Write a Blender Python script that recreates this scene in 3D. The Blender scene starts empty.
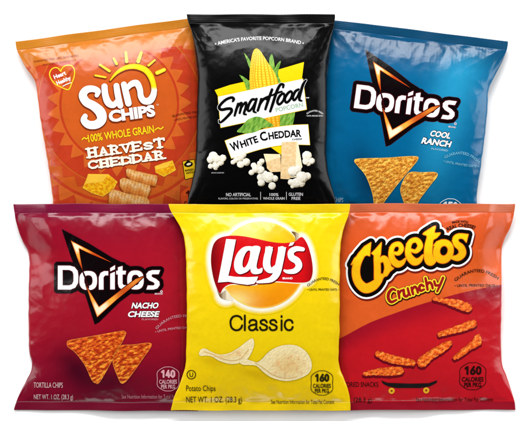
import bpy, math, random
import numpy as np
from mathutils import Vector

scene = bpy.context.scene
COL = scene.collection

# ------------------------------------------------------------------ camera, world, lamps, exposure
W, H = 522.0, 421.0
FOCZ = 0.028                      # height at which one photograph pixel is one millimetre
CAMD = 4.0
cam_d = bpy.data.cameras.new('camera')
cam = bpy.data.objects.new('camera', cam_d)
COL.objects.link(cam)
cam.location = (0, 0, FOCZ + CAMD)
cam_d.sensor_width = 36
cam_d.lens = 36 * CAMD / (W / 1000)
cam_d.clip_start = 0.1
cam_d.clip_end = 100
scene.camera = cam

world = bpy.data.worlds.new('World')
scene.world = world
world.use_nodes = True
world.node_tree.nodes['Background'].inputs[0].default_value = (1, 1, 1, 1)
world.node_tree.nodes['Background'].inputs[1].default_value = 0.06
scene.view_settings.view_transform = 'Standard'
scene.view_settings.look = 'None'
scene.view_settings.exposure = 0
scene.view_settings.gamma = 1


def area(name, loc, target, sx, sy, power, col=(1, 1, 1)):
    d = bpy.data.lights.new(name, 'AREA')
    d.shape = 'RECTANGLE'
    d.size, d.size_y = sx, sy
    d.energy = power
    d.color = col
    o = bpy.data.objects.new(name, d)
    o.location = loc
    o.rotation_euler = (Vector(target) - Vector(loc)).to_track_quat('-Z', 'Y').to_euler()
    COL.objects.link(o)
    return o


area('softbox_top', (-0.15, 1.45, 1.30), (0, 0, 0), 1.5, 0.55, 56)
area('softbox_left', (-1.9, 0.2, 0.95), (0, 0, 0), 1.0, 1.6, 36)
area('softbox_right', (1.9, 0.2, 0.95), (0, 0, 0), 1.0, 1.6, 38)
area('softbox_bottom', (0.0, -2.4, 0.55), (0, 0, 0), 2.4, 0.5, 26)

PR = 0.68                          # reflectance of the printing white


def lin(r, g, b, k=PR):
    c = np.array([r, g, b], float) / 255
    return np.where(c <= 0.04045, c / 12.92, ((c + 0.055) / 1.055) ** 2.4) * k


# ------------------------------------------------------------------ materials
def film_material(name, rough=0.3, spec=0.5, bump=0.03, tone=0.03):
    m = bpy.data.materials.new(name)
    m.use_nodes = True
    nt = m.node_tree
    b = nt.nodes['Principled BSDF']
    at = nt.nodes.new('ShaderNodeAttribute')
    at.attribute_name = 'Col'
    tc = nt.nodes.new('ShaderNodeTexCoord')
    n1 = nt.nodes.new('ShaderNodeTexNoise')
    n1.inputs['Scale'].default_value = 260
    n1.inputs['Detail'].default_value = 3
    nt.links.new(tc.outputs['Object'], n1.inputs['Vector'])
    mr = nt.nodes.new('ShaderNodeMapRange')
    mr.inputs[1].default_value = 0.3
    mr.inputs[2].default_value = 0.7
    mr.inputs[3].default_value = 1 - tone
    mr.inputs[4].default_value = 1 + tone
    nt.links.new(n1.outputs[0], mr.inputs[0])
    mx = nt.nodes.new('ShaderNodeVectorMath')
    mx.operation = 'SCALE'
    nt.links.new(at.outputs['Color'], mx.inputs[0])
    nt.links.new(mr.outputs[0], mx.inputs['Scale'])
    nt.links.new(mx.outputs[0], b.inputs['Base Color'])
    n2 = nt.nodes.new('ShaderNodeTexNoise')
    n2.inputs['Scale'].default_value = 70
    n2.inputs['Detail'].default_value = 4
    nt.links.new(tc.outputs['Object'], n2.inputs['Vector'])
    bp = nt.nodes.new('ShaderNodeBump')
    bp.inputs['Strength'].default_value = 1.0
    bp.inputs['Distance'].default_value = bump * 0.01
    nt.links.new(n2.outputs[0], bp.inputs['Height'])
    nt.links.new(bp.outputs[0], b.inputs['Normal'])
    b.inputs['Roughness'].default_value = rough
    b.inputs['Specular IOR Level'].default_value = spec
    return m


MAT = {
    'black_film': film_material('black_film', 0.24, 0.13),
    'film': film_material('glossy_film', 0.22, 0.24),
    'seal': film_material('sealed_film', 0.30, 0.28),
    'ink': film_material('printed_ink', 0.22, 0.22),
    'picture': film_material('printed_picture', 0.30, 0.18, tone=0.05),
}


def paper_material():
    m = bpy.data.materials.new('white_sweep')
    m.use_nodes = True
    nt = m.node_tree
    b = nt.nodes['Principled BSDF']
    n = nt.nodes.new('ShaderNodeTexNoise')
    n.inputs['Scale'].default_value = 30
    r = nt.nodes.new('ShaderNodeValToRGB')
    r.color_ramp.elements[0].color = (0.93, 0.93, 0.93, 1)
    r.color_ramp.elements[1].color = (0.96, 0.96, 0.96, 1)
    nt.links.new(n.outputs[0], r.inputs[0])
    nt.links.new(r.outputs[0], b.inputs['Base Color'])
    b.inputs['Roughness'].default_value = 0.9
    b.inputs['Specular IOR Level'].default_value = 0.1
    return m


# ------------------------------------------------------------------ noise
def _hash(ix, iy, seed):
    n = (ix.astype(np.int64) * 374761393 + iy.astype(np.int64) * 668265263 + seed * 982451653) & 0x7fffffff
    n = ((n ^ (n >> 13)) * 1274126177) & 0x7fffffff
    return ((n ^ (n >> 16)) & 0xffff) / 65535.0


def vnoise(x, y, seed=0):
    """gradient noise, 0..1"""
    x, y = x * 0.8 + y * 0.6, -x * 0.6 + y * 0.8
    ix, iy = np.floor(x), np.floor(y)
    fx, fy = x - ix, y - iy

    def g(dx, dy):
        a = _hash(ix + dx, iy + dy, seed) * 2 * math.pi
        return np.cos(a) * (fx - dx) + np.sin(a) * (fy - dy)
    ux = fx * fx * fx * (fx * (fx * 6 - 15) + 10)
    uy = fy * fy * fy * (fy * (fy * 6 - 15) + 10)
    v = (g(0, 0) * (1 - ux) + g(1, 0) * ux) * (1 - uy) + (g(0, 1) * (1 - ux) + g(1, 1) * ux) * uy
    return np.clip(0.5 + v * 0.85, 0, 1)


def fbm(x, y, seed=0, o=3):
    s, a, t = 0, 1.0, 0
    for k in range(o):
        c, q = math.cos(k * 1.1), math.sin(k * 1.1)
        s = s + a * vnoise((x * c - y * q) * 2 ** k + 17.3 * k, (x * q + y * c) * 2 ** k - 9.1 * k, seed + k)
        t += a
        a *= 0.5
    return s / t


def sm(a, b, x):
    t = np.clip((x - a) / (b - a), 0, 1)
    return t * t * (3 - 2 * t)


def mixc(a, b, t):
    t = np.asarray(t)[..., None]
    return np.asarray(a) * (1 - t) + np.asarray(b) * t


# ------------------------------------------------------------------ 2-D shapes as distance fields (photo millimetres, y down)
def Z(x0, y0, s, pts):
    out = []
    for p in pts:
        q = [x0 + p[0] / s, y0 + p[1] / s]
        if len(p) > 2:
            q.append(p[2] / s)
        out.append(tuple(q))
    return out


def catmull(pts, closed=False, n=6):
    P = np.array(pts, float)
    m = len(P)
    out = []
    rng = range(m) if closed else range(m - 1)
    for i in rng:
        if closed:
            p0, p1, p2, p3 = P[(i - 1) % m], P[i], P[(i + 1) % m], P[(i + 2) % m]
        else:
            p0, p1, p2, p3 = P[max(i - 1, 0)], P[i], P[i + 1], P[min(i + 2, m - 1)]
        for k in range(n):
            t = k / n
            out.append(0.5 * ((2 * p1) + (-p0 + p2) * t + (2 * p0 - 5 * p1 + 4 * p2 - p3) * t * t + (-p0 + 3 * p1 - 3 * p2 + p3) * t ** 3))
    if not closed:
        out.append(P[-1])
    return np.array(out)


class Shape:
    """f(x, y) negative inside; box = bounds."""
    def __init__(self, f, box):
        self.f, self.box = f, box

    def __call__(self, x, y):
        return self.f(x, y)

    def __or__(self, o):
        b = self.box, o.box
        return Shape(lambda x, y: np.minimum(self.f(x, y), o.f(x, y)),
                     (min(b[0][0], b[1][0]), min(b[0][1], b[1][1]), max(b[0][2], b[1][2]), max(b[0][3], b[1][3])))

    def __sub__(self, o):
        return Shape(lambda x, y: np.maximum(self.f(x, y), -o.f(x, y)), self.box)

    def __and__(self, o):
        return Shape(lambda x, y: np.maximum(self.f(x, y), o.f(x, y)), self.box)

    def grow(self, d):
        b = self.box
        return Shape(lambda x, y: self.f(x, y) - d, (b[0] - d, b[1] - d, b[2] + d, b[3] + d))

    def shift(self, dx, dy):
        b = self.box
        return Shape(lambda x, y: self.f(x - dx, y - dy), (b[0] + dx, b[1] + dy, b[2] + dx, b[3] + dy))

    def moved(self, T):
        """T = (scale, angle in radians (clockwise in the picture), pivot from, pivot to)"""
        k, a, (ax, ay), (bx, by) = T
        ca, sa = math.cos(a), math.sin(a)
        b = self.box
        cs = [(bx + k * (ca * (x - ax) - sa * (y - ay)), by + k * (sa * (x - ax) + ca * (y - ay))) for x in (b[0], b[2]) for y in (b[1], b[3])]

        def g(x, y):
            u, v = (x - bx) / k, (y - by) / k
            return self.f(ax + ca * u + sa * v, ay - sa * u + ca * v) * k
        return Shape(g, (min(c[0] for c in cs), min(c[1] for c in cs), max(c[0] for c in cs), max(c[1] for c in cs)))


def poly(pts, smooth=False):
    P = catmull([p[:2] for p in pts], True) if smooth else np.array([p[:2] for p in pts], float)
    A, B = P, np.roll(P, -1, axis=0)

    def f(x, y):
        sh = np.shape(x)
        x, y = np.ravel(x), np.ravel(y)
        best = np.full(x.shape, 1e9)
        ins = np.zeros(x.shape, bool)
        for (ax, ay), (bx, by) in zip(A, B):
            ex, ey = bx - ax, by - ay
            t = np.clip(((x - ax) * ex + (y - ay) * ey) / (ex * ex + ey * ey + 1e-12), 0, 1)
            best = np.minimum(best, (x - ax - t * ex) ** 2 + (y - ay - t * ey) ** 2)
            if ay != by:
                c = ((ay > y) != (by > y)) & (x < (bx - ax) * (y - ay) / (by - ay) + ax)
                ins ^= c
        d = np.sqrt(best)
        return np.where(ins, -d, d).reshape(sh)
    return Shape(f, (P[:, 0].min(), P[:, 1].min(), P[:, 0].max(), P[:, 1].max()))


def stroke(pts, r=None, closed=False, smooth=True):
    Q = [(p[0], p[1], p[2] if r is None else r) for p in pts]
    P = catmull(Q, closed) if (smooth and len(Q) > 2) else np.array(Q, float)
    if closed:
        P = np.vstack([P, P[:1]])
    A, B = P[:-1], P[1:]

    def f(x, y):
        best = np.full(np.shape(x), 1e9)
        for (ax, ay, ar), (bx, by, br) in zip(A, B):
            ex, ey = bx - ax, by - ay
            t = np.clip(((x - ax) * ex + (y - ay) * ey) / (ex * ex + ey * ey + 1e-12), 0, 1)
            best = np.minimum(best, np.hypot(x - ax - t * ex, y - ay - t * ey) - (ar + (br - ar) * t))
        return best
    R = P[:, 2].max()
    return Shape(f, (P[:, 0].min() - R, P[:, 1].min() - R, P[:, 0].max() + R, P[:, 1].max() + R))


def oval(cx, cy, a, b, ang=0.0, n=2.0):
    c, s = math.cos(ang), math.sin(ang)
    R = max(a, b)

    def f(x, y):
        u, v = (x - cx) * c + (y - cy) * s, -(x - cx) * s + (y - cy) * c
        return ((np.abs(u / a) ** n + np.abs(v / b) ** n) ** (1 / n) - 1) * min(a, b)
    return Shape(f, (cx - R, cy - R, cx + R, cy + R))


def union(ss):
    ss = list(ss)
    bx = [s.box for s in ss]

    def f(x, y):
        o = ss[0](x, y)
        for s in ss[1:]:
            o = np.minimum(o, s(x, y))
        return o
    return Shape(f, (min(b[0] for b in bx), min(b[1] for b in bx), max(b[2] for b in bx), max(b[3] for b in bx)))


def field_faces(shape, step):
    x0, y0, x1, y1 = shape.box
    xs = np.arange(x0 - step * 1.5, x1 + step * 1.6, step)
    ys = np.arange(y0 - step * 1.5, y1 + step * 1.6, step)
    X, Y = np.meshgrid(xs, ys)
    F = shape(X, Y)
    F = np.where(np.abs(F) < 1e-6, 1e-6, F)
    ins = F < 0
    ny, nx = F.shape
    idx = -np.ones(F.shape, np.int64)
    n_in = int(ins.sum())
    idx[ins] = np.arange(n_in)
    VX, VY = list(X[ins]), list(Y[ins])
    a, b, c, d = ins[:-1, :-1], ins[:-1, 1:], ins[1:, 1:], ins[1:, :-1]
    s = a.astype(int) + b + c + d
    full = s == 4
    I = idx
    quads = np.stack([I[:-1, :-1][full], I[1:, :-1][full], I[1:, 1:][full], I[:-1, 1:][full]], axis=1)
    faces = [tuple(q) for q in quads.tolist()]
    ev = {}

    def edge(p, q):
        k = (p, q) if p < q else (q, p)
        if k not in ev:
            fa, fb = F[k[0]], F[k[1]]
            t = fa / (fa - fb)
            ev[k] = len(VX)
            VX.append(X[k[0]] + t * (X[k[1]] - X[k[0]]))
            VY.append(Y[k[0]] + t * (Y[k[1]] - Y[k[0]]))
        return ev[k]
    for i, j in np.argwhere((s > 0) & (s < 4)):
        i, j = int(i), int(j)
        cs = [(i, j), (i + 1, j), (i + 1, j + 1), (i, j + 1)]
        f = []
        for k in range(4):
            p, q = cs[k], cs[(k + 1) % 4]
            if ins[p]:
                f.append(int(I[p]))
            if ins[p] != ins[q]:
                f.append(edge(p, q))
        if len(f) > 2:
            faces.append(tuple(f))
    return np.array(VX), np.array(VY), faces


# ------------------------------------------------------------------ the bag
class Bag:
    def __init__(self, name, label, cat, ang, tl, tr, length, left, right, z0, z_top, z_bot, tmax, bodycol, sealcol, seed,
                 creases=(), crumple=1.0, group=None, sealh=8.5, drop=(0, 0), film='film'):
        """ang: tilt in degrees, clockwise in the picture; tl/tr: top corners; left/right: outline points in the photograph"""
        self.a = math.radians(ang)
        self.o = ((tl[0] + tr[0]) / 2, (tl[1] + tr[1]) / 2 + length / 2)
        self.z0, self.z_top, self.z_bot, self.tmax, self.seed = z0, z_top, z_bot, tmax, seed
        L = [self.loc(*p) for p in left]
        R = [self.loc(*p) for p in right]
        self.yt = (self.loc(*tl)[1] + self.loc(*tr)[1]) / 2
        self.yb = self.yt + length
        self.len = length
        self.Lc = self._curve(L)
        self.Rc = self._curve(R)
        self.seal = sealh
        self.crumple = crumple
        self.drop, self.film = drop, film
        rnd = random.Random(seed)
        cr = []
        wid = self.xr(0) - self.xl(0)
        for (x0, y0, x1, y1, amp, w) in creases:
            p, q = self.loc(x0, y0), self.loc(x1, y1)
            cr.append((p[0], p[1], q[0], q[1], amp, w))
        for side, base in ((1, self.yt + self.seal), (-1, self.yb - self.seal)):
            for k in range(15):
                x = self.xl(0) - 4 + (wid + 8) * (k + rnd.random()) / 15
                ln = rnd.uniform(9, 34)
                lean = rnd.uniform(-0.55, 0.55) - 0.5 * (x / wid)
                cr.append((x, base, x + lean * ln, base + side * ln, rnd.choice((-1, 1)) * rnd.uniform(0.2, 0.8), rnd.uniform(1.8, 4.6)))
        for sgn in (-1, 1):
            for k in range(11):
                y = self.yt + 22 + (length - 44) * (k + rnd.random()) / 11
                x = self.xl(y) if sgn < 0 else self.xr(y)
                ln = rnd.uniform(8, 26)
                cr.append((x, y, x - sgn * ln, y + rnd.uniform(-0.7, 0.7) * ln, rnd.choice((-1, 1)) * rnd.uniform(0.25, 0.9), rnd.uniform(1.6, 4.0)))
            for k, yc in ((0, self.yt + 10), (1, self.yb - 10)):     # folds running in from the corners
                s2 = 1 if k == 0 else -1
                x = (self.xl(yc) if sgn < 0 else self.xr(yc))
                cr.append((x - sgn * 2, yc, x - sgn * 20, yc + s2 * 34, -1.6, 3.4))
                cr.append((x - sgn * 10, yc, x - sgn * 30, yc + s2 * 24, 1.1, 2.6))
        self.cr = cr
        self.root = bpy.data.objects.new(name, None)
        self.root.empty_display_size = 0.02
        COL.objects.link(self.root)
        self.root.location = ((self.o[0] - W / 2) / 1000, -(self.o[1] - H / 2) / 1000, 0)
        self.root.rotation_euler = (0, 0, -self.a)
        self.root['label'] = label
        self.root['category'] = cat
        if group:
            self.root['group'] = group
        self.build(bodycol, sealcol)

    def loc(self, x, y):
        dx, dy = x - self.o[0], y - self.o[1]
        c, s = math.cos(self.a), math.sin(self.a)
        return c * dx + s * dy, -s * dx + c * dy

    def pic(self, x, y):
        c, s = math.cos(self.a), math.sin(self.a)
        return self.o[0] + c * x - s * y, self.o[1] + s * x + c * y

    def _curve(self, P):
        P = sorted(P, key=lambda p: p[1])
        C = catmull(P, False, 10)
        ys = np.maximum.accumulate(C[:, 1])
        return ys, C[:, 0]

    def xl(self, y):
        return np.interp(y, *self.Lc) + 0.7 * (vnoise(np.asarray(y) / 9.0, 0 * np.asarray(y) + 3.1, self.seed) - 0.5)

    def xr(self, y):
        return np.interp(y, *self.Rc) + 0.7 * (vnoise(np.asarray(y) / 9.0, 0 * np.asarray(y) + 7.7, self.seed + 5) - 0.5)

    def ytop(self, x):
        return self.yt + 0.9 * (vnoise(x / 45.0, 0 * x, self.seed + 9) - 0.5) + 0.12 * np.abs(((x / 1.6) % 2) - 1)

    def ybot(self, x):
        return self.yb + 1.3 * (vnoise(x / 40.0, 0 * x, self.seed + 19) - 0.5) - 0.12 * np.abs(((x / 1.6) % 2) - 1)

    def mid(self, v, u):
        m = -(self.drop[0] * sm(0.55, 0, u) + self.drop[1] * sm(0.45, 1, u)) * sm(0.05, 0.4, v) - ((self.drop[0] > 0) * sm(0.2, 0, u) + (self.drop[1] > 0) * sm(0.85, 1, u)) * 19 * sm(0.4, 0.2, v) + self.z0 + (self.z_top - self.z0) * sm(0.35, 0, v) + (self.z_bot - self.z0) * sm(0.35, 1.1, v)
        return 1.6 + 0.5 * ((m - 1.6) + np.sqrt((m - 1.6) ** 2 + 9.0))

    def parts(self, x, y):
        xl, xr = self.xl(y), self.xr(y)
        u = np.clip((x - xl) / (xr - xl), 0, 1)
        yt, yb = self.ytop(x), self.ybot(x)
        v = (y - yt) / (yb - yt)
        dt, db = y - yt - self.seal, yb - self.seal - y
        return u, v, dt, db

    def top(self, x, y):
        """height (mm) of the front of the bag above the table, local x and y"""
        u, v, dt, db = self.parts(x, y)
        S = np.maximum(1 - np.abs(2 * u - 1) ** 2.7, 0) ** 0.55
        rise = lambda w: 1 - (1 - np.clip(w, 0, 1)) ** 2.3
        V = rise(dt / 58.0) * rise(db / 66.0)
        soft = np.clip(S * 1.3, 0, 1)
        T = self.tmax * S * V
        edge = np.clip(1.15 - 0.95 * S * V, 0.12, 1)
        nx = x + 9 * vnoise(x / 30, y / 30, self.seed + 31)
        ny = y + 9 * vnoise(x / 30, y / 30, self.seed + 37)
        r1 = 1 - np.abs(2 * vnoise(nx / 26, ny / 30, self.seed + 1) - 1)
        r2 = 1 - np.abs(2 * vnoise(nx / 11, ny / 13, self.seed + 2) - 1)
        big = vnoise(x / 48, y / 55, self.seed + 3) - 0.5
        wr = self.crumple * (edge * (1.5 * (r1 - 0.5) + 0.55 * (r2 - 0.5)) + 1.9 * big)
        for (ax, ay, bx, by, amp, w) in self.cr:
            ex, ey = bx - ax, by - ay
            l2 = ex * ex + ey * ey
            t = ((x - ax) * ex + (y - ay) * ey) / l2
            tc = np.clip(t, 0, 1)
            d = np.hypot(x - ax - tc * ex, y - ay - tc * ey)
            wr = wr + amp * self.crumple * np.exp(-(np.sqrt(d * d + 0.35) - 0.59) / w) * (1 - tc) ** 0.8
        inpouch = sm(0, 5, dt) * sm(0, 5, db)
        flat = 0.35 * (vnoise(x / 22, y / 9, self.seed + 8) - 0.5) + 2.4 * (vnoise(x / 30, y / 16, self.seed + 12) - 0.5)
        crimp = 0.06 * np.sin(y * 2 * math.pi / 1.9) * (0.4 + vnoise(x / 14, y / 9, self.seed + 14))
        return self.mid(v, u) + 0.3 + T + wr * inpouch * soft * 0.8 + (flat + crimp) * (1 - inpouch) * np.clip(S * 3, 0, 1)

    def back(self, x, y):
        u, v, dt, db = self.parts(x, y)
        S = np.maximum(1 - np.abs(2 * u - 1) ** 2, 0)
        V = sm(0, 75, dt) * sm(0, 75, db)
        z = self.mid(v, u) - 0.3
        return np.maximum(np.minimum(z - (self.z0 + 4) * S * V, self.top(x, y) - 0.55 * np.clip(S * 8, 0, 1)), 0.3)

    def world_z(self, x, y, off=0.0):
        e = 0.25
        h = self.top(x, y)
        gx = (self.top(x + e, y) - h) / e
        gy = (self.top(x, y + e) - h) / e
        n = np.stack([-gx, gy, np.ones_like(gx)], -1)
        n /= np.linalg.norm(n, axis=-1, keepdims=True)
        return h + off, n

    def mesh(self, name, x, y, z, faces, mat, parent, colors, normals=None, smooth=True):
        co = np.stack([x / 1000, -y / 1000, z / 1000], -1).astype(np.float32)
        me = bpy.data.meshes.new(name)
        me.from_pydata(co.tolist(), [], faces)
        me.update()
        c = np.ones((len(x), 4), np.float32)
        c[:, :3] = colors
        at = me.color_attributes.new('Col', 'FLOAT_COLOR', 'POINT')
        at.data.foreach_set('color', c.ravel())
        me.polygons.foreach_set('use_smooth', [smooth] * len(me.polygons))
        if normals is not None:
            me.normals_split_custom_set_from_vertices(normals.tolist())
        me.materials.append(mat)
        o = bpy.data.objects.new(name, me)
        COL.objects.link(o)
        o.parent = parent or self.root
        return o

    def shell(self, name, v0, v1, nu, nv, mat, colf):
        s = np.linspace(0, 1, nu)
        u = 0.45 * s + 0.55 * (1 - np.cos(math.pi * s)) / 2
        v = np.linspace(v0, v1, nv)
        U, V = np.meshgrid(u, v)
        y = self.yt + V * self.len
        x = 0 * y
        for _ in range(4):
            x = self.xl(y) + U * (self.xr(y) - self.xl(y))
            y = self.ytop(x) + V * (self.ybot(x) - self.ytop(x))
        zt = self.top(x, y)
        zb = self.back(x, y)
        sd = np.zeros_like(U, bool)
        sd[:, 0] = sd[:, -1] = True
        n = nu * nv
        X = np.concatenate([x.ravel(), x.ravel()])
        Y = np.concatenate([y.ravel(), y.ravel()])
        Zs = np.concatenate([zt.ravel(), zb.ravel()])
        g = np.arange(n).reshape(nv, nu)
        q = np.stack([g[:-1, :-1], g[1:, :-1], g[1:, 1:], g[:-1, 1:]], -1).reshape(-1, 4)
        bq = q[:, ::-1] + n
        f = q.tolist() + bq.tolist()
        for i in range(nv - 1):
            f.append([int(g[i, 0]), int(g[i, 0] + n), int(g[i + 1, 0] + n), int(g[i + 1, 0])])
            f.append([int(g[i + 1, -1]), int(g[i + 1, -1] + n), int(g[i, -1] + n), int(g[i, -1])])
        for j in range(nu - 1):
            f.append([int(g[0, j + 1]), int(g[0, j + 1] + n), int(g[0, j] + n), int(g[0, j])])
            f.append([int(g[-1, j]), int(g[-1, j] + n), int(g[-1, j + 1] + n), int(g[-1, j + 1])])
        px, py = self.pic(X, Y)
        return self.mesh(name, X, Y, Zs, f, mat, None, colf(px, py))

    def uedge(self, px, py):
        x, y = self.loc(px, py)
        return -np.minimum(x - self.xl(y), self.xr(y) - x) + 0.12

    def build(self, bodycol, sealcol):
        vs = self.seal / self.len
        self.shell('pouch', vs, 1 - vs, 210, 250, MAT[self.film], bodycol)
        self.shell('top_seal', 0, vs, 200, 16, MAT['seal'], sealcol)
        self.shell('bottom_seal', 1 - vs, 1, 200, 16, MAT['seal'], sealcol)

    def print(self, name, shape, color, layer=1, parent=None, step=0.4, mat='ink', clip=True, split=False):
        """ink or a picture printed on the film; color = triple or function(px, py, d)"""
        if clip:
            def g(px, py, f=shape.f):
                x, y = self.loc(px, py)
                e = np.minimum(np.minimum(x - self.xl(y), self.xr(y) - x) - 1.0, np.minimum(y - self.yt - 1, self.yb - 1 - y))
                return np.maximum(f(px, py), -e)
            shape = Shape(g, shape.box)
        px, py, faces = field_faces(shape, step)
        if not faces:
            print('EMPTY print', name)
            return None
        col = color(px, py, shape(px, py)) if callable(color) else np.tile(color, (len(px), 1))
        x, y = self.loc(px, py)
        z, n = self.world_z(x, y, 0.10 + 0.09 * layer)
        if split:
            up = list(range(len(px)))

            def find(a):
                while up[a] != a:
                    up[a] = up[up[a]]
                    a = up[a]
                return a
            for f in faces:
                r = find(f[0])
                for q in f[1:]:
                    up[find(q)] = r
            groups = {}
            for f in faces:
                groups.setdefault(find(f[0]), []).append(f)
            for fs in groups.values():
                if len(fs) < 12:
                    continue
                ids = sorted({q for f in fs for q in f})
                mp = {q: i for i, q in enumerate(ids)}
                self.mesh(name, x[ids], y[ids], z[ids], [tuple(mp[q] for q in f) for f in fs], MAT[mat], parent, col[ids], n[ids])
            return None
        return self.mesh(name, x, y, z, faces, MAT[mat], parent, col, n)

    def text(self, name, body, p0, p1, cap, color, layer=1, parent=None, bold=0.0, slant=0.0, sag=0.0):
        """lettering fitted between two baseline points with the given capital height; sag bows it upwards"""
        verts, faces = glyphs(body, bold)
        x, y = verts[:, 0], verts[:, 1]
        s = (x - x.min()) / (x.max() - x.min())
        t = y / CAPH * cap
        dx, dy = p1[0] - p0[0], p1[1] - p0[1]
        L = math.hypot(dx, dy)
        ux, uy = dx / L, dy / L
        s = s + slant * t / L
        q = 4 * sag * s * (1 - s)
        dq = 4 * sag * (1 - 2 * s) / L          # slope of the bow
        k = 1 / np.sqrt(1 + dq * dq)
        along = s * L - t * dq * k
        up = q + t * k
        px = p0[0] + ux * along + uy * up
        py = p0[1] + uy * along - ux * up
        xx, yy = self.loc(px, py)
        z, n = self.world_z(xx, yy, 0.10 + 0.09 * layer)
        return self.mesh(name, xx, yy, z, faces, MAT['ink'], parent, np.tile(color, (len(xx), 1)), n)


_gc = {}


def glyphs(body, bold):
    k = (body, bold)
    if k in _gc:
        return _gc[k]
    cu = bpy.data.curves.new('lettering', 'FONT')
    cu.body = body
    cu.offset = bold
    cu.resolution_u = 3
    cu.align_x = 'CENTER'
    o = bpy.data.objects.new('lettering', cu)
    COL.objects.link(o)
    dg = bpy.context.evaluated_depsgraph_get()
    me = o.evaluated_get(dg).to_mesh()
    v = np.array([p.co[:] for p in me.vertices])
    f = [tuple(p.vertices) for p in me.polygons]
    o.evaluated_get(dg).to_mesh_clear()
    bpy.data.objects.remove(o)
    bpy.data.curves.remove(cu)
    _gc[k] = (v, f)
    return _gc[k]


CAPH = 1.0
_v, _f = glyphs('H', 0.0)
CAPH = float(_v[:, 1].max())

WHITE = lin(255, 255, 255)
BLACK = lin(6, 5, 6)

# ------------------------------------------------------------------ the white surface
me = bpy.data.meshes.new('white_surface')
me.from_pydata([(-6, -6, 0), (6, -6, 0), (6, 6, 0), (-6, 6, 0)], [], [(0, 1, 2, 3)])
me.materials.append(paper_material())
ground = bpy.data.objects.new('white_surface', me)
COL.objects.link(ground)
ground['kind'] = 'structure'

GROUP = 'snack bags in two overlapping rows'


# ================================================================== SUN (orange multigrain chips)
def blotch(px, py, w, lo=0.93, hi=1.06, seed=3):
    return (lo + (hi - lo) * fbm(px / w, py / w, seed))[..., None]


def sun_body(px, py):
    t = py - (41 - (px - 14) * 0.137)
    c = mixc(lin(208, 122, 40), lin(204, 90, 30), sm(14, 40, t))
    c = mixc(c, lin(214, 102, 34), sm(150, 190, t))
    return c * blotch(px, py, 30, 0.9, 1.1)


sun = Bag('chip_bag', 'orange bag of multigrain chips with a yellow sun above white lettering, tilted, upper left', 'chip bag',
          -7.78, (14, 41), (192, 16.5), 196,
          [(14, 41), (15.5, 48), (19, 56), (25, 67), (31, 76), (35, 84), (37, 97), (39, 115), (43, 140), (47, 163), (50, 185), (52, 205), (49, 225), (43, 240)],
          [(192, 16.5), (192.5, 25), (194, 40), (196.5, 62), (200, 90), (204, 120), (208, 150), (212, 185), (216, 205), (220, 212)],
          12, 8, 7, 12.5, sun_body, lambda x, y: np.tile(lin(204, 128, 36), (len(x), 1)), 11, group=GROUP,
          creases=[(20, 50, 60, 66, 1.2, 4), (60, 44, 75, 58, -0.8, 3)])

RD = lin(206, 66, 34)
CX, CY = 119.0, 104.0


def ring(r0, r1, n, amp, ph=0.0, inner=False):
    def f(x, y):
        r = np.hypot(x - CX, y - CY)
        th = np.arctan2(y - CY, x - CX) / (2 * math.pi) * n + ph
        tri = np.abs((th % 1) * 2 - 1)
        a = r0 + (amp * tri if inner else 0) - r
        b = r - (r1 + (0 if inner else amp * tri))
        return np.maximum(a, b)
    R = r1 + amp
    return Shape(f, (max(CX - R, 10), max(CY - R, 10), min(CX + R, 215), min(CY + R, 235)))


def below_fold(x, y):
    return (41 - (x - 14) * 0.137) + 27 - y


band = Shape(below_fold, (10, 10, 215, 235))
for (r0, r1, n, amp, ph, inner, c) in ((58, 81, 26, 0.01, 0.0, True, lin(192, 58, 28)), (97, 128, 26, 0.01, 0, True, lin(194, 62, 30)),
                                       (60, 61.5, 27, 11, 0.1, False, lin(210, 98, 36)), (82.5, 84.5, 33, 8, 0.3, False, lin(198, 70, 30)), (100, 101, 34, 13, 0.5, False, lin(208, 98, 38))):
    s = ring(r0, r1, n, amp, ph, inner)
    s = Shape(lambda x, y, f=s.f: np.maximum(f(x, y), below_fold(x, y)), s.box)
    for half in ((-1, 1) if r0 > 90 else (0,)):
        h = Shape(lambda x, y, f=s.f, q=half: np.maximum(f(x, y), -q * (x - CX)) if q else f(x, y), s.box)
        sun.print('zigzag_band', h, lambda x, y, d, c=c: c * blotch(x, y, 14, 0.9, 1.1, 7), 1 if inner or r0 == 82.5 else 2, step=0.6, split=True)

A = lambda p: Z(75, 45, 5.2, p)
B = lambda p: Z(75, 75, 7.017, p)
C = lambda p: Z(105, 45, 7.017, p)
S_ = stroke(B([(152, 142, 14), (160, 112, 19), (122, 96, 22), (78, 104, 25), (54, 142, 28), (78, 188, 29), (132, 218, 31), (178, 262, 35), (186, 312, 32), (150, 346, 29), (96, 348, 27), (62, 318, 23), (70, 288, 17)]))
u_ = stroke(B([(206, 80, 21), (212, 140, 22), (232, 192, 24), (268, 210, 20), (298, 180, 16)])) | stroke(B([(290, 76, 20), (300, 140, 21), (317, 214, 20)]))
n_ = stroke(C([(132, 276, 20), (148, 340, 22), (164, 408, 22)])) | \
    stroke(C([(150, 310, 14), (184, 274, 20), (222, 268, 22), (244, 310, 20), (252, 362, 20), (276, 392, 22), (314, 388, 24), (338, 352, 21), (345, 310, 18)]))
arc = stroke(C([(345, 318, 19), (338, 270, 18), (318, 215, 20), (280, 172, 20), (222, 150, 19), (162, 152, 16), (112, 172, 13), (70, 204, 9), (36, 246, 4)]))
SHD = lin(120, 42, 14)
wordmark = union([S_, u_, n_, arc])
logo = sun.print('logo', wordmark.shift(-0.2, 0.9).grow(0.7), SHD, 3, step=0.35)
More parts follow.
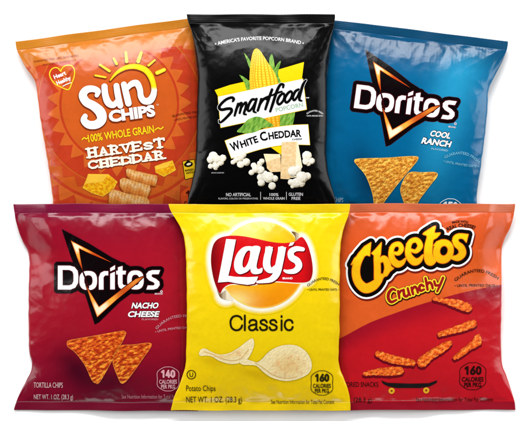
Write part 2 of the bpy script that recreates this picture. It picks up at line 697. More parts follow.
sun.print('letters', wordmark.grow(0.1),
          lambda x, y, d: mixc(WHITE, mixc(lin(255, 190, 20), lin(255, 226, 30), sm(0, 1.6, -d)), sm(91.5, 86.5, y) * ((x > 133) | (y < 81)) * (arc(x, y) < 0.3)), 5, logo, 0.3)
rays = union([stroke(C(p), smooth=False) for p in (
    [(58, 92, 8), (80, 130, 10)], [(143, 50, 10), (151, 114, 12)], [(252, 52, 11), (232, 112, 14)], [(348, 104, 7), (304, 142, 8)], [(365, 194, 14), (414, 172, 13)])] +
    [stroke(A(p), smooth=False) for p in ([(128, 101, 6), (178, 134, 7)], [(104, 157, 5), (158, 167, 5)])])
sun.print('ray_shadow', rays.shift(-0.3, 0.8).grow(0.4), SHD, 4, logo, 0.35)
sun.print('sun_rays', rays, lambda x, y, d: mixc(lin(255, 190, 25), lin(255, 236, 60), sm(0, 1.2, -d)), 5, logo, 0.3)
sun.text('letters_edge', 'CHIPS', (108.6, 122.9), (155.6, 116.6), 10.8, SHD, 4, logo, bold=0.075)
sun.text('letters', 'CHIPS', (109.3, 121.7), (155.6, 115.3), 10.2, WHITE, 5, logo, bold=0.052)
sun.text('trademark', 'o', (156.5, 105.5), (158.8, 105.2), 2.4, lin(255, 220, 190), 3, logo)
YL = lin(255, 214, 30)
f = sun.text('flavour_name', '100% WHOLE GRAIN', (88.4, 142), (154.3, 132.4), 7.2, YL, 4, None, bold=0.02)
for pts in ([(82, 139.5), (84, 137.6), (86, 138.8), (88, 137.4)], [(155, 129.8), (158, 127.8), (160.5, 129), (163, 127)]):
    sun.print('flourish', stroke(pts, 0.6), YL, 4, f, 0.3)

SLAB = {  # strokes of slab-serif capitals in a unit box: stems then serifs
    'H': ([(.2, 0, .2, 1), (.8, 0, .8, 1), (.2, .5, .8, .5)], [(.2, 0), (.2, 1), (.8, 0), (.8, 1)]),
    'A': ([(.18, 0, .5, 1), (.5, 1, .82, 0), (.3, .34, .7, .34)], [(.16, 0), (.84, 0)]),
    'R': ([(.2, 0, .2, 1), (.2, .95, .6, .95), (.6, .95, .78, .74), (.78, .74, .6, .5), (.6, .5, .2, .5), (.5, .5, .8, 0)], [(.2, 0), (.16, 1), (.84, 0)]),
    'V': ([(.18, 1, .5, 0), (.5, 0, .82, 1)], [(.18, 1), (.82, 1)]),
    'E': ([(.22, 0, .22, 1), (.22, .95, .78, .95), (.22, .05, .8, .05), (.22, .5, .62, .5), (.8, .05, .8, .22), (.78, .95, .78, .78)], [(.16, 0), (.16, 1)]),
    'S': ([(.76, .78, .6, .95), (.6, .95, .35, .95), (.35, .95, .22, .75), (.22, .75, .35, .55), (.35, .55, .65, .45), (.65, .45, .78, .25), (.78, .25, .62, .05), (.62, .05, .35, .05), (.35, .05, .22, .2)], []),
    'T': ([(.5, 0, .5, 1), (.15, .95, .85, .95), (.15, .95, .15, .78), (.85, .95, .85, .78)], [(.5, 0)]),
    'C': ([(.78, .76, .6, .95), (.6, .95, .38, .95), (.38, .95, .2, .7), (.2, .7, .2, .3), (.2, .3, .38, .05), (.38, .05, .62, .05), (.62, .05, .8, .24), (.78, .76, .78, .95)], []),
    'D': ([(.22, 0, .22, 1), (.22, .95, .55, .95), (.55, .95, .8, .7), (.8, .7, .8, .3), (.8, .3, .55, .05), (.55, .05, .22, .05)], [(.16, 0), (.16, 1)]),
}


def slab(word, p0, p1, hs, r=1.12):
    n = len(word)
    dx, dy = p1[0] - p0[0], p1[1] - p0[1]
    L = math.hypot(dx, dy)
    ux, uy = dx / L, dy / L
    cell = L / n
    sh = []
    for i, ch in enumerate(word):
        h = hs[i % len(hs)]
        st, se = SLAB[ch]
        P = lambda a, b: (p0[0] + ux * (i + 0.03 + a * 0.96) * cell + uy * (r + b * (h - 2 * r)), p0[1] + uy * (i + 0.03 + a * 0.96) * cell - ux * (r + b * (h - 2 * r)))
        if ch in 'SCDET':
            st = [tuple(.5 + (q - .5) * 1.3 if j % 2 == 0 else q for j, q in enumerate(l)) for l in st]
            se = [(.5 + (a - .5) * 1.3, b) for a, b in se]
        for k, (a, b, c, d) in enumerate(st):
            rr = r * (1.32 if abs(a - c) < 0.02 and abs(b - d) > 0.5 else 0.92)
            sh.append(stroke([P(a, b) + (rr,), P(c, d) + (rr,)], smooth=False))
        for (a, b) in se:
            q = P(a, b)
            sh.append(stroke([(q[0] - ux * 2.6, q[1] - uy * 2.6, r * 0.75), (q[0] + ux * 2.6, q[1] + uy * 2.6, r * 0.75)], smooth=False))
    return union(sh)


w1 = slab('HARVEST', (87, 158.6), (165.5, 147.6), (10.8, 10, 10.6, 10, 10.8, 8.6, 11))
w2 = slab('CHEDDAR', (88, 170), (165, 159.2), (9.6, 9.4, 9.8, 8.8, 9.6, 9.6, 10))
fl = sun.print('flavour_name', (w1 | w2).shift(0.2, 0.8).grow(0.35), SHD, 3, step=0.35)
sun.print('letters', w1 | w2, lin(255, 246, 228), 4, fl, 0.3)

heart = stroke([(60.2, 71), (57, 67.5), (52.5, 67.8), (49.4, 71.5), (49.6, 76.5), (54, 83), (61, 87), (68.2, 89.4), (71.5, 83), (73.9, 76), (74, 69.5), (71, 65.3), (66, 65), (62, 67.5), (60.2, 71)], 0.6)
hb = sun.print('heart_emblem', heart, lin(255, 205, 40), 3, step=0.3)
sun.text('emblem_text', 'Heart', (54.2, 78.8), (66, 74), 4.0, WHITE, 3, hb, bold=0.03)
sun.text('emblem_text', 'Healthy', (57, 84.8), (71, 79), 3.8, WHITE, 3, hb, bold=0.03)
sun.print('underline', stroke([(62.5, 86), (66, 84.2), (71, 82.4)], 0.4), WHITE, 3, hb, 0.25)


def cheesecol(x, y, d):
    n = fbm(x / 3, y / 2.2, 5)
    c = mixc(lin(228, 140, 12), lin(250, 196, 28), sm(0.3, 0.7, n))
    return mixc(c, lin(252, 212, 70), sm(-1.2, 0, d) * 0.6)


D4 = lambda p: Z(75, 110, 4.008, p)
for pts, sd in (([(52, 257), (132, 258), (168, 288), (152, 318), (110, 346), (66, 332), (30, 312), (44, 280)], 'cheese_picture'),
                ([(320, 226), (356, 212), (390, 203), (403, 240), (356, 266), (324, 250)], 'cheese_picture')):
    pg = poly(D4(pts))
    cp = sun.print(sd, pg.grow(0.3), cheesecol, 3, step=0.4, mat='picture')
    top = poly(D4([(52, 257), (132, 258), (110, 288), (40, 296)])) if pts[0][0] == 52 else poly(D4([(320, 226), (390, 203), (372, 228), (326, 240)]))
    sun.print('lit_face', top & pg, lin(250, 196, 60), 4, cp, 0.4, 'picture')


def wavecol(x0, y0, th):
    def f(x, y, d):
        k = ((y - y0) - (x - x0) * 0.30) / th
        n = fbm(x / 1.5, y / 1.5, 9)
        k = k + 0.10 * np.sin(x * 0.55)
        c = mixc(lin(240, 172, 90), lin(220, 128, 50), sm(0.25, 0.7, k))
        c = mixc(c, lin(150, 70, 24), sm(0.68, 1.0, k) * 0.9)
        c = mixc(c, lin(250, 214, 156), np.exp(-((k - 0.18) / 0.13) ** 2) * 0.6)
        c = mixc(c, lin(168, 84, 32), sm(0.5, 0.75, n) * 0.5)
        c = c * (0.93 + 0.13 * np.sin((x + 0.25 * y) * 1.9 + 2 * n))[..., None]
        return mixc(c, lin(150, 76, 30), sm(-0.7, 0, d) * 0.5)
    return f


for li, pts, o3 in ((4, [(204, 238), (212, 233), (244, 243), (290, 254), (328, 262), (330, 276), (322, 306), (312, 304), (268, 294), (226, 284), (205, 262)], (204, 236, 12)),
                    (5, [(178, 280), (192, 270), (226, 280), (264, 292), (300, 302), (302, 320), (290, 352), (240, 350), (200, 336), (178, 308)], (178, 272, 15)),
                    (6, [(134, 334), (150, 316), (170, 322), (208, 334), (250, 342), (286, 350), (296, 362), (300, 420), (130, 420)], (134, 318, 17))):
    pg = poly(D4(pts))
    sq = Shape(lambda x, y, f=pg.f: f(x, y) + 0.5 * (fbm(x / 1.8, y / 1.8, 33) - 0.5), pg.box)
    cp = sun.print('chip_picture', sq.grow(0.1).shift(-0.5, 0.9), lin(150, 60, 20), li, step=0.5, mat='picture')
    q = D4([o3[:2]])[0]
    sun.print('chip_surface', sq, wavecol(q[0], q[1], o3[2]), li + 1, cp, 0.35, 'picture')

lb = sun.print('recipe_label', poly(D4([(433, 207), (476, 200), (486, 264), (442, 276)])).grow(0.4), lin(246, 200, 30), 3, step=0.3)
sun.print('label_frame', poly(D4([(433, 207), (476, 200), (486, 264), (442, 276)])).grow(0.9) - poly(D4([(433, 207), (476, 200), (486, 264), (442, 276)])).grow(0.3), BLACK, 4, lb, 0.25)
sun.print('label_image', oval(188.3, 164.2, 4.4, 2.6, -0.15) | stroke([(184.5, 164.5), (188, 160.8), (192, 164)], 0.5), BLACK, 4, lb, 0.25)
sun.print('label_spot', oval(188.6, 164, 2.4, 1.2, -0.3), lin(250, 240, 200), 5, lb, 0.25)
for k, (a, b) in enumerate((('BAKED', 171.4), ('WITH', 174.2))):
    sun.text('label_text', a, (185 + k * .8, b), (193.6 + k * .4, b - 1.3), 1.8, BLACK, 4, lb, bold=0.03)


def octagon(cx, cy, w, h, ang=0.0, cut=0.24):
    a, b = w / 2, h / 2
    c = cut * w
    P = [(-a, -b + c), (-a * 0.42, -b + 0.6), (0, -b), (a * 0.42, -b + 0.6), (a, -b + c), (a + .3, 0), (a, b - c), (a * 0.42, b - 0.6), (0, b), (-a * 0.42, b - 0.6), (-a, b - c), (-a - .3, 0)]
    ca, sa = math.cos(ang), math.sin(ang)
    return poly([(cx + ca * x - sa * y, cy + sa * x + ca * y) for x, y in P], True)


DIG = {'0': [[(.5, 1), (.18, .8), (.14, .5), (.18, .2), (.5, 0), (.82, .2), (.86, .5), (.82, .8), (.5, 1)]],
       '1': [[(.2, .78), (.6, 1)], [(.6, 1), (.6, 0)]],
       '4': [[(.62, 1), (.1, .27)], [(.1, .27), (.95, .27)], [(.68, .62), (.68, 0)]],
       '5': [[(.82, 1), (.22, 1)], [(.22, 1), (.2, .56)], [(.2, .56), (.55, .64), (.85, .45), (.82, .15), (.5, 0), (.15, .14)]],
       '6': [[(.72, 1), (.3, .55), (.14, .3), (.25, .06), (.52, 0), (.82, .12), (.84, .4), (.6, .56), (.32, .5), (.18, .35)]]}


def digits(num, cx, cy, w, h, ang=0.0):
    n = len(num)
    r = 0.115 * h
    ca, sa = math.cos(ang), math.sin(ang)
    sh = []
    for i, ch in enumerate(num):
        cw = w / n
        for ln in DIG[ch]:
            pts = []
            for a, b in ln:
                x = -w / 2 + i * cw + cw * (0.08 + 0.84 * a)
                y = (h / 2 - r) - b * (h - 2 * r)
                pts.append((cx + ca * x - sa * y, cy + sa * x + ca * y, r))
            sh.append(stroke(pts, smooth=len(pts) > 3))
    return union(sh)


def badge(bag, cx, cy, w, h, num, color, ang=0.0, fill=None, rim=True):
    o = octagon(cx, cy, w, h, ang)
    if fill is not None:
        root = bag.print('calorie_badge', o, fill, 2, step=0.35)
        if rim:
            bag.print('badge_rim', o - o.grow(-0.55), color, 3, root, 0.25)
    else:
        root = bag.print('calorie_badge', o - o.grow(-0.6), color, 3, step=0.22)
    ca, sa = math.cos(ang), math.sin(ang)
    P = lambda x, y: (cx + ca * x - sa * y, cy + sa * x + ca * y)
    bag.print('badge_number', digits(num, cx, cy - 0.21 * h, 0.68 * w, 0.33 * h, ang), color, 3, root, 0.22)
    for t, y, hw, cp, bd in (('CALORIES', 0.19 * h, 0.42 * w, 0.155 * h, 0.025), ('PER PKG', 0.39 * h, 0.33 * w, 0.155 * h, 0.025)):
        bag.text('badge_text', t, P(-hw, y), P(hw, y), cp, color, 3, root, bold=bd)
    return root


badge(sun, 193.5, 199.5, 24, 26, '140', lin(80, 20, 10), -0.1, lin(228, 88, 34), rim=False)


def fresh(bag, p0, p1, sag, q0, q1, color, cap=2.6, sag2=0.6):
    r = bag.text('freshness_stamp', 'GUARANTEED FRESH', p0, p1, cap, color, 3, None, bold=0.01, sag=sag)
    bag.text('stamp_text', '\u2022 UNTIL PRINTED DATE \u2022', q0, q1, cap * 0.85, color, 3, r, bold=0.01, sag=sag2)


fresh(sun, (172.5, 117.2), (200, 112.8), 0.8, (174, 121), (200, 116.8), lin(90, 30, 14), 2.2, 0.3)
tx = sun.text('packing_text', 'GUARANTEED FRESH UNTIL DATE PRINTED', (33, 62), (78, 56), 2.0, lin(140, 50, 20), 3)
sun.text('text_line', 'OR DOUBLE YOUR MONEY BACK', (42, 65.4), (76, 60.5), 1.8, lin(140, 50, 20), 3, tx)

# ================================================================== BLUE tortilla chips
def blue_body(px, py):
    t = py - (19 + (px - 335) * 0.122)
    c = mixc(lin(8, 76, 116), lin(0, 98, 146), sm(15, 45, t))
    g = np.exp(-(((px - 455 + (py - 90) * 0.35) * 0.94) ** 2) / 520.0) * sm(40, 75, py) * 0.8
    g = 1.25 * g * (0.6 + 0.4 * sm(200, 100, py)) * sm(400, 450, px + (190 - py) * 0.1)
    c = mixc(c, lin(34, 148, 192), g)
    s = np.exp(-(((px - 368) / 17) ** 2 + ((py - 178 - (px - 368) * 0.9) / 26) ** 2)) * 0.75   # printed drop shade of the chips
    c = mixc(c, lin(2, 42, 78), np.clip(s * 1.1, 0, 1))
    return c * blotch(px, py, 26, 0.93, 1.07)


blue = Bag('chip_bag', 'blue bag of cool ranch tortilla chips, tilted, upper right behind the black bag', 'chip bag',
           6.98, (331, 18.6), (509, 40.4), 192,
           [(331, 18.6), (330, 26), (329.5, 40), (328.6, 60), (325.5, 85), (321, 115), (317, 145), (313, 175), (308, 195), (304, 210)],
           [(509, 40.4), (508.6, 47), (505, 57), (500.5, 67), (494, 79), (489.4, 90), (488.6, 105), (486.6, 128), (484, 150), (481, 172), (478, 192), (478, 208), (481, 222), (485, 234)],
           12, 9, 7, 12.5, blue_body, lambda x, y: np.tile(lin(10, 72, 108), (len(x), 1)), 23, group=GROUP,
           creases=[(506, 46, 470, 66, 1.0, 4), (488, 88, 462, 70, 1.0, 4), (488, 88, 465, 100, -0.8, 4)])


def dor_shapes():
    D = poly([(57.8, 265.6), (70, 265.6), (74.8, 267), (77.9, 270.8), (78.6, 276), (78.2, 283), (75.4, 287.6), (70.5, 289.6), (57.6, 289.6)]) - \
        poly([(62.6, 269.9), (69.3, 269.9), (72.5, 271.3), (73.6, 274.2), (73.6, 281.2), (72.2, 284.2), (69, 285.4), (62.6, 285.4)])
    o1 = oval(88.5, 280.4, 8.9, 9.5, 0, 2.6) - oval(88.7, 280.4, 4.2, 5.3, 0, 2.4)
    r = poly([(99.2, 289.4), (99.2, 277), (100.9, 272.8), (104.3, 271), (108.6, 271), (108.6, 275.2), (105.6, 275.2), (103.9, 277), (103.9, 289.4)])
    i = poly([(110.6, 289.2), (110.6, 273.6), (115.2, 271.6), (115.2, 289.2)]) | poly([(110.6, 271.2), (110.6, 268), (115.4, 265), (115.4, 269)])
    t = poly([(118.3, 267.2), (122.9, 265.8), (122.9, 270.6), (126.4, 270.6), (125.8, 274.3), (122.9, 274.3), (122.9, 283.4), (124, 285), (126.4, 285), (126.4, 289), (121.8, 289), (119.2, 287), (118.3, 283.5), (118.3, 274.3), (116.6, 274.3), (116.6, 270.6), (118.3, 270.6)])
    o2 = oval(135.8, 279.8, 8.2, 9.5, 0, 2.6) - oval(135.8, 279.8, 3.8, 5.3, 0, 2.4)
    s = poly([(160.4, 270), (158.8, 274.1), (152.6, 274.1), (151.6, 275.6), (152.6, 277), (156.4, 278.8), (159.6, 281.6), (159.9, 285), (157.6, 288.3), (153.6, 289.4), (146.6, 289.4), (148, 285.3), (153.8, 285.3), (155, 283.8), (154, 282.3), (149.4, 280.2), (146.8, 277.4), (146.6, 273.8), (149, 271), (152.5, 270)])
    letters = union([D, o1, r, i, t, o2, s])
    tri = poly([(62.4, 229.5), (90, 244), (112, 257.5), (135, 268.5), (152, 272), (146, 282), (120, 301.5), (99, 322), (95, 324), (87.5, 300), (80, 279), (71.5, 257)])
    flash1 = poly([(71, 240.3), (90, 250.2), (112.5, 262.6), (90, 253.4), (79.6, 248.6), (80.4, 256), (83, 270.5), (79, 262)])
    flash2 = poly([(86.2, 285), (91, 293), (99.3, 306.4), (117, 293), (136, 278.8), (144.4, 276), (139, 281.6), (118, 298.6), (97.4, 317.2), (91, 300)])
    crack = stroke([(81.8, 268, .45), (84.5, 275, .9), (86.3, 280, .6), (88.6, 287, 1.0)], smooth=False)
    return letters, tri, flash1, flash2, crack


def flamecol(T=None):
    def f(x, y, d):
        if T is not None:
            k, a, (ax, ay), (bx, by) = T
            u, v = (x - bx) / k, (y - by) / k
            x, y = ax + math.cos(a) * u + math.sin(a) * v, ay - math.sin(a) * u + math.cos(a) * v
        h = np.exp(-(np.hypot(x - 77, y - 247) / 15) ** 2) + np.exp(-(np.hypot(x - 101, y - 308) / 21) ** 2) + 0.45 * np.exp(-(np.hypot(x - 134, y - 279) / 12) ** 2)
        c = mixc(lin(196, 66, 18), lin(255, 178, 66), sm(0.15, 0.7, h))
        c = mixc(c, lin(255, 246, 208), sm(0.75, 1.0, h) * sm(0.4, 1.4, -d))
        return mixc(c, lin(206, 70, 20), sm(-0.75, -0.1, d))
    return f


LET, TRI, FL1, FL2, CRK = dor_shapes()


def tortilla_logo(bag, T, rim, textpos):
    g = (lambda s: s.moved(T)) if T else (lambda s: s)
    plate = g(union([LET.grow(3.6), TRI, poly([(59, 267), (74, 267), (77, 288), (59, 288)])]))
    root = bag.print('logo', plate.grow(0.45), rim, 1, step=0.4)
    bag.print('logo_plate', plate, lin(10, 2, 4), 2, root, 0.4)
    hi = g(TRI.grow(-1.2) - TRI.grow(-1.55))
    bag.print('letters_edge', g(LET.grow(0.9) - LET), lin(66, 8, 16), 3, root, 0.3)
    bag.print('letters', g(LET), WHITE * 0.99, 4, root, 0.25)
    bag.print('flame_triangle', g(FL1), flamecol(T), 5, root, 0.25)
    bag.print('flame_triangle', g(FL2.grow(0.7)), lin(30, 4, 4), 5, root, 0.3)
    bag.print('flame_triangle', g(FL2), flamecol(T), 6, root, 0.25)
    bag.print('crack', g(CRK), lin(50, 4, 8), 5, root, 0.25)
    (a, b, c) = textpos
    bag.text('trademark', 'BRAND', a, b, 1.5, lin(235, 215, 220), 3, root, bold=0.03)
    bag.print('trademark', oval(c[0], c[1], 1.3, 1.3) - oval(c[0], c[1], 0.6, 0.6), lin(235, 215, 220), 3, root, 0.2)
    return root


def tortilla(bag, pts, seed, warm):
    pg = poly(pts, True)
    y0, y1 = min(p[1] for p in pts), max(p[1] for p in pts)

    def col(x, y, d):
        n = fbm(x / 4.4 + y * 0.1, y / 3.2, seed, 3)
        em = fbm((x + .7) / 4.4 + y * 0.1, (y + .9) / 3.2, seed, 3) - n
        m = fbm(x / 5.5, y / 4.0, seed + 4, 2)
        k = (y - y0) / (y1 - y0)
        if warm:
            c = mixc(lin(176, 50, 16), lin(212, 86, 24), sm(0.34, 0.5, n))
            c = mixc(c, lin(240, 152, 48), sm(0.52, 0.72, n + 0.14 * (k - 0.5) + 0.12 * (m - 0.5)))
            rim = lin(238, 150, 62)
        else:
            c = mixc(lin(196, 112, 34), lin(224, 150, 50), sm(0.3, 0.48, n))
            c = mixc(c, lin(244, 190, 84), sm(0.52, 0.7, n + 0.1 * (m - 0.5)))
            c = mixc(c, lin(96, 44, 14), sm(0.70, 0.78, vnoise(x / 1.3, y / 1.3, seed + 77)) * 0.6)
            rim = lin(244, 200, 96)
        c = np.clip(c * (1.06 - 1.5 * em)[..., None], 0, 0.9)
        return mixc(c, rim, sm(-1.1, -0.2, d) * 0.6)
    return bag.print('chip_picture', pg, col, 4, step=0.3, mat='picture')


TB = (0.988, math.radians(7.2), (57.8, 265.6), (357.0, 84.2))
tortilla_logo(blue, TB, lin(60, 12, 30), ((448.5, 127.2), (456, 128.1), (455.6, 123.6)))
for w, a, b, cp in (('COOL', (429.6, 135.6), (450, 138.4), 5.4), ('RANCH', (421.2, 143), (450.2, 147), 5.6)):
    r = blue.text('flavour_name', w, (a[0], a[1] + 0.1), (b[0], b[1] + 0.1), cp + .3, lin(30, 4, 30), 2, None, bold=0.085, slant=0.25)
    blue.text('letters', w, a, b, cp, WHITE, 3, r, bold=0.04, slant=0.25)
blue.text('flavour_text', 'FLAVORED', (431.5, 149.3), (448, 151.4), 1.6, lin(190, 225, 245), 3)
tortilla(blue, Z(345, 130, 3.73, [(208, 215), (238, 160), (290, 157), (338, 157), (346, 172), (322, 204), (284, 255), (262, 292), (236, 298), (218, 262)]), 51, False)
tortilla(blue, Z(345, 130, 3.73, [(35, 116), (50, 106), (150, 103), (258, 97), (273, 110), (240, 152), (196, 205), (152, 264), (128, 300), (112, 292), (103, 238), (78, 172), (46, 132)]), 41, False)
LB = lin(120, 190, 222)
fresh(blue, (445.5, 158.5), (479, 163), 6.5, (443.6, 162), (479, 167.6), LB, 2.6, -0.6)
badge(blue, 451, 211, 22, 25, '150', lin(235, 245, 250), 0.05)
blue.text('weight_text', 'TORTILLA CHIPS', (316, 201), (343.5, 202.2), 4.4, lin(170, 205, 225), 3)

# ================================================================== BLACK popcorn
smart = Bag('popcorn_bag', 'black bag of white cheddar popcorn with a corn cob, upright in the upper middle', 'popcorn bag',
            0, (186.5, 13.8), (335, 13.6), 208,
            [(186.5, 14), (187.5, 20), (191, 30), (194.5, 45), (197, 60), (198, 75), (197.3, 97), (196.6, 120), (196, 148), (194.4, 168), (191, 186), (187.5, 202), (186.5, 222)],
            [(335, 14), (335, 20), (333, 31), (329.6, 46), (327.4, 60), (326.6, 75), (326.8, 100), (327, 125), (326.2, 150), (327.6, 168), (330.5, 182), (335, 198), (337, 222)],
            25, 18, 22, 12.5, lambda x, y: np.tile(lin(5, 5, 6), (len(x), 1)), lambda x, y: np.tile(lin(7, 7, 8), (len(x), 1)), 37, group=GROUP, film='black_film')
G = lambda p: Z(215, 75, 8.42, p)
G2 = lambda p: Z(255, 70, 8.42, p)
G3 = lambda p: Z(215, 70, 4.727, p)
G4 = lambda p: Z(235, 35, 7.014, p)
yb = smart.print('yellow_banner', poly([(214.7, 90.3), (230, 85.2), (248.6, 81), (277, 70.3), (304, 62.1), (301.2, 84), (222, 104)]), lin(250, 216, 12), 1, step=0.5)
smart.print('yellow_banner', poly([(266, 144), (289, 140), (288, 154), (284, 157)]), lin(250, 216, 12), 1, yb, 0.5)


def leafcol(x, y, d):
    return mixc(lin(82, 140, 44), lin(146, 192, 78), sm(0.25, 0.75, fbm((x + 0.5 * y) / 2.2, (y - 0.5 * x) / 9, 4)))


for pts in ([(244.3, 53.2), (250.6, 62), (252, 72), (248.6, 66), (246.6, 60)], [(239.5, 75.1), (249.5, 82), (250.5, 92), (247, 91), (244.4, 83)],
            [(272, 54), (274.6, 66), (275, 76), (269, 62.5)], [(280.8, 61.2), (278, 74), (281.6, 84), (277.8, 84), (275, 69)],
            [(278, 110), (294, 108), (292.4, 126), (288, 130), (279.5, 128)]):
    smart.print('corn_leaf', poly(pts, True), leafcol, 2, step=0.35, mat='picture')


def cornfn(x, y, d):
    a = 0.13
    u = (x - 262) * math.cos(a) + (y - 90) * -math.sin(a) * 0 + (x - 262) * 0 - (y - 49) * 0.13
    wid = 14.2 * np.clip((y - 44) / 34.0, 0.15, 1) ** 0.55
    w = np.arcsin(np.clip(u / wid, -0.98, 0.98)) * 4.6
    k1 = np.abs(np.sin(w * 1.0 * math.pi / 1.35))
    k2 = np.abs(np.sin((y + 0.35 * u + 1.1 * (np.floor(w / 1.35) % 2)) * math.pi / 2.5))
    k = np.minimum(k1, k2 + 0.15)
    c = mixc(lin(226, 150, 10), lin(253, 218, 44), sm(0.1, 0.6, k))
    c = mixc(c, lin(214, 120, 12), sm(92, 128, y) * 0.5 + 0.25 * sm(0.6, 1.0, np.abs(u / wid)))
    return mixc(c, lin(255, 240, 130), sm(0.8, 1, k) * 0.35)


smart.print('corn_cob', poly([(255.9, 48.6), (259.4, 50), (263, 55), (268, 63), (273.4, 71), (277.4, 80), (280, 95), (280, 118), (278, 130), (266, 132), (252, 104), (250, 90), (249.6, 76), (250.8, 62), (253, 52)], True), cornfn, 3, step=0.25, mat='picture')
b1 = poly([(218.3, 97), (302.6, 79.2), (306.3, 109.4), (221, 127.6)])
smart.print('logo', b1.grow(0.55), lin(246, 206, 40), 4, step=0.4)
lg = smart.print('logo_plate', b1, WHITE, 5, None, 0.4)
rg = 1.18
sc = []
sc.append(stroke(G([(150, 224, 7), (158, 205, 11), (140, 192, 10), (95, 208, 10), (52, 246, 10), (36, 276, 11), (56, 294, 11), (104, 286, 11), (136, 288, 11), (138, 312, 11), (106, 350, 10), (66, 388, 9), (42, 402, 6), (36, 384, 4)])))
for p in ([(196, 246, 10), (178, 300, 10), (166, 344, 8)], [(176, 300, 6), (204, 252, 9), (224, 240, 10), (218, 282, 10), (208, 322, 8)], [(212, 300, 6), (240, 250, 8), (262, 236, 10), (258, 280, 10), (244, 326, 9), (262, 334, 6)],
          [(340, 210, 9), (312, 210, 10), (286, 250, 10), (276, 294, 10), (292, 304, 8), (320, 270, 8), (344, 222, 8)], [(350, 204, 9), (334, 262, 10), (326, 306, 9), (346, 318, 5)],
          [(390, 206, 10), (374, 260, 10), (360, 302, 9)], [(372, 266, 6), (398, 220, 9), (420, 200, 10), (436, 208, 8)],
          [(480, 126, 10), (450, 210, 11), (424, 290, 9)], [(398, 206, 6), (440, 188, 8), (480, 172, 6)]):
    sc.append(stroke(G(p)))
for p in ([(236, 148, 8), (238, 126, 9), (212, 128, 10), (184, 180, 11), (158, 260, 11), (128, 350, 9)], [(146, 216, 6), (186, 196, 8), (226, 184, 6)],
          [(428, 88, 5), (404, 124, 10), (384, 190, 11), (372, 248, 10), (392, 262, 6)], [(366, 166, 9), (338, 184, 10), (318, 232, 10), (330, 256, 9), (356, 226, 8), (372, 186, 7)]):
    sc.append(stroke(G2(p)))
for p in ([(236, 200, 9), (206, 224, 10), (188, 268, 10), (204, 292, 9), (236, 262, 9), (248, 222, 9)], [(300, 182, 9), (270, 206, 10), (250, 248, 10), (266, 276, 9), (298, 246, 9), (312, 204, 9)]):
    sc.append(stroke(G2(p), closed=True))
SC = union(sc)
smart.print('letters_edge', SC.grow(0.75) - SC.grow(0.3), lin(225, 225, 225), 6, lg, 0.25)
smart.print('letters', SC.grow(0.12), BLACK, 7, lg, 0.22)
smart.text('subtitle', 'POPCORN', (276.2, 112.4), (303.2, 106.8), 4.2, lin(120, 170, 120), 6, lg)
smart.text('trademark', 'TM', (305.5, 98.6), (309, 98.4), 1.0, WHITE, 4, lg, bold=0.03)
b2 = poly(catmull([(225.2, 141), (238, 136.4), (253, 132.2), (268, 128.6), (290, 125.7), (307.8, 124.8)], n=5).tolist() + catmull([(309.6, 144.8), (292, 144.6), (276, 146), (260, 149.4), (246, 153.6), (231.6, 158.4)], n=5).tolist())
smart.print('flavour_banner', b2.grow(0.5), lin(246, 206, 40), 4, step=0.4)
fb = smart.print('flavour_name', b2, WHITE, 5, None, 0.4)
smart.text('letters', 'W', (232.2, 151.7), (241.2, 148.2), 8.2, BLACK, 6, fb, bold=0.03)
smart.text('letters', 'HITE', (241.6, 148.0), (258.6, 142), 6.4, BLACK, 6, fb, bold=0.035)
smart.text('letters', 'C', (261.2, 141.6), (268, 139.6), 8.4, BLACK, 6, fb, bold=0.03)
smart.text('letters', 'HEDDAR', (269, 139.6), (301.4, 136.6), 6.6, BLACK, 6, fb, bold=0.035, sag=0.5)
smart.text('letters', 'CHEESE', (292, 140.4), (302, 139.8), 1.5, BLACK, 6, fb, bold=0.03)
smart.print('corn_leaf', poly(G3([(104, 291), (132, 262), (152, 238), (190, 222), (222, 226), (250, 244), (276, 264), (246, 272), (222, 276), (196, 292), (160, 300), (130, 298)]), True), leafcol, 6, step=0.3, mat='picture')
G5 = lambda p: Z(255, 140, 7.014, p)


def wedgecol(x, y, d):
    return mixc(lin(236, 196, 136), lin(247, 218, 168), sm(0.2, 0.8, fbm(x / 3, y / 3, 6)))


for pts, c in (([(60, 98), (176, 100), (180, 124), (78, 160)], lin(250, 236, 190)), ([(78, 154), (178, 122), (182, 222), (112, 226), (84, 200)], None),
               ([(188, 16), (300, 10), (332, 190), (286, 262), (178, 272)], lin(250, 238, 200)), ([(188, 16), (292, 12), (280, 240), (236, 276), (178, 272)], None)):
    smart.print('cheese_picture', poly(G5(pts)), wedgecol if c is None else c, 6 if c is not None else 7, step=0.35, mat='picture')


def popcorn(cs, seed):
    def hgt(x, y):
        acc = 0
        for i, (cx, cy, r) in enumerate(cs):
            q = ((x - cx) ** 2 + (y - cy) ** 2) / (r * 1.12) ** 2
            acc = acc + (np.sqrt(np.maximum(1.0 - q, 0)) * r * (1 + 0.12 * ((i * 7) % 3))) ** 5
        return acc ** 0.2 + 0.9 * (fbm(x / 2.1, y / 2.1, seed) - 0.5)

    def col(x, y, d):
        e = 0.2
        h = hgt(x, y)
        gx, gy = (hgt(x + e, y) - h) / e, (hgt(x, y + e) - h) / e
        lit = (1 + 0.45 * gx + 0.75 * gy) / np.sqrt(1 + gx * gx + gy * gy) / 1.3
        c = mixc(lin(140, 126, 98), lin(242, 236, 218), sm(-0.15, 0.5, lit))
        c = mixc(c, lin(255, 252, 242), sm(0.6, 0.95, lit))
        return mixc(c, lin(220, 196, 130), sm(0.58, 0.75, fbm(x / 2.6, y / 2.6, seed + 9)) * 0.35)
    s = union([oval(cx, cy, r, r) for cx, cy, r in cs])
    sh = Shape(lambda x, y, f=s.f: f(x, y) + 0.8 * (fbm(x / 2.2, y / 2.2, seed + 2) - 0.5), s.box)
    smart.print('popcorn_picture', sh, col, 8, step=0.3, mat='picture')


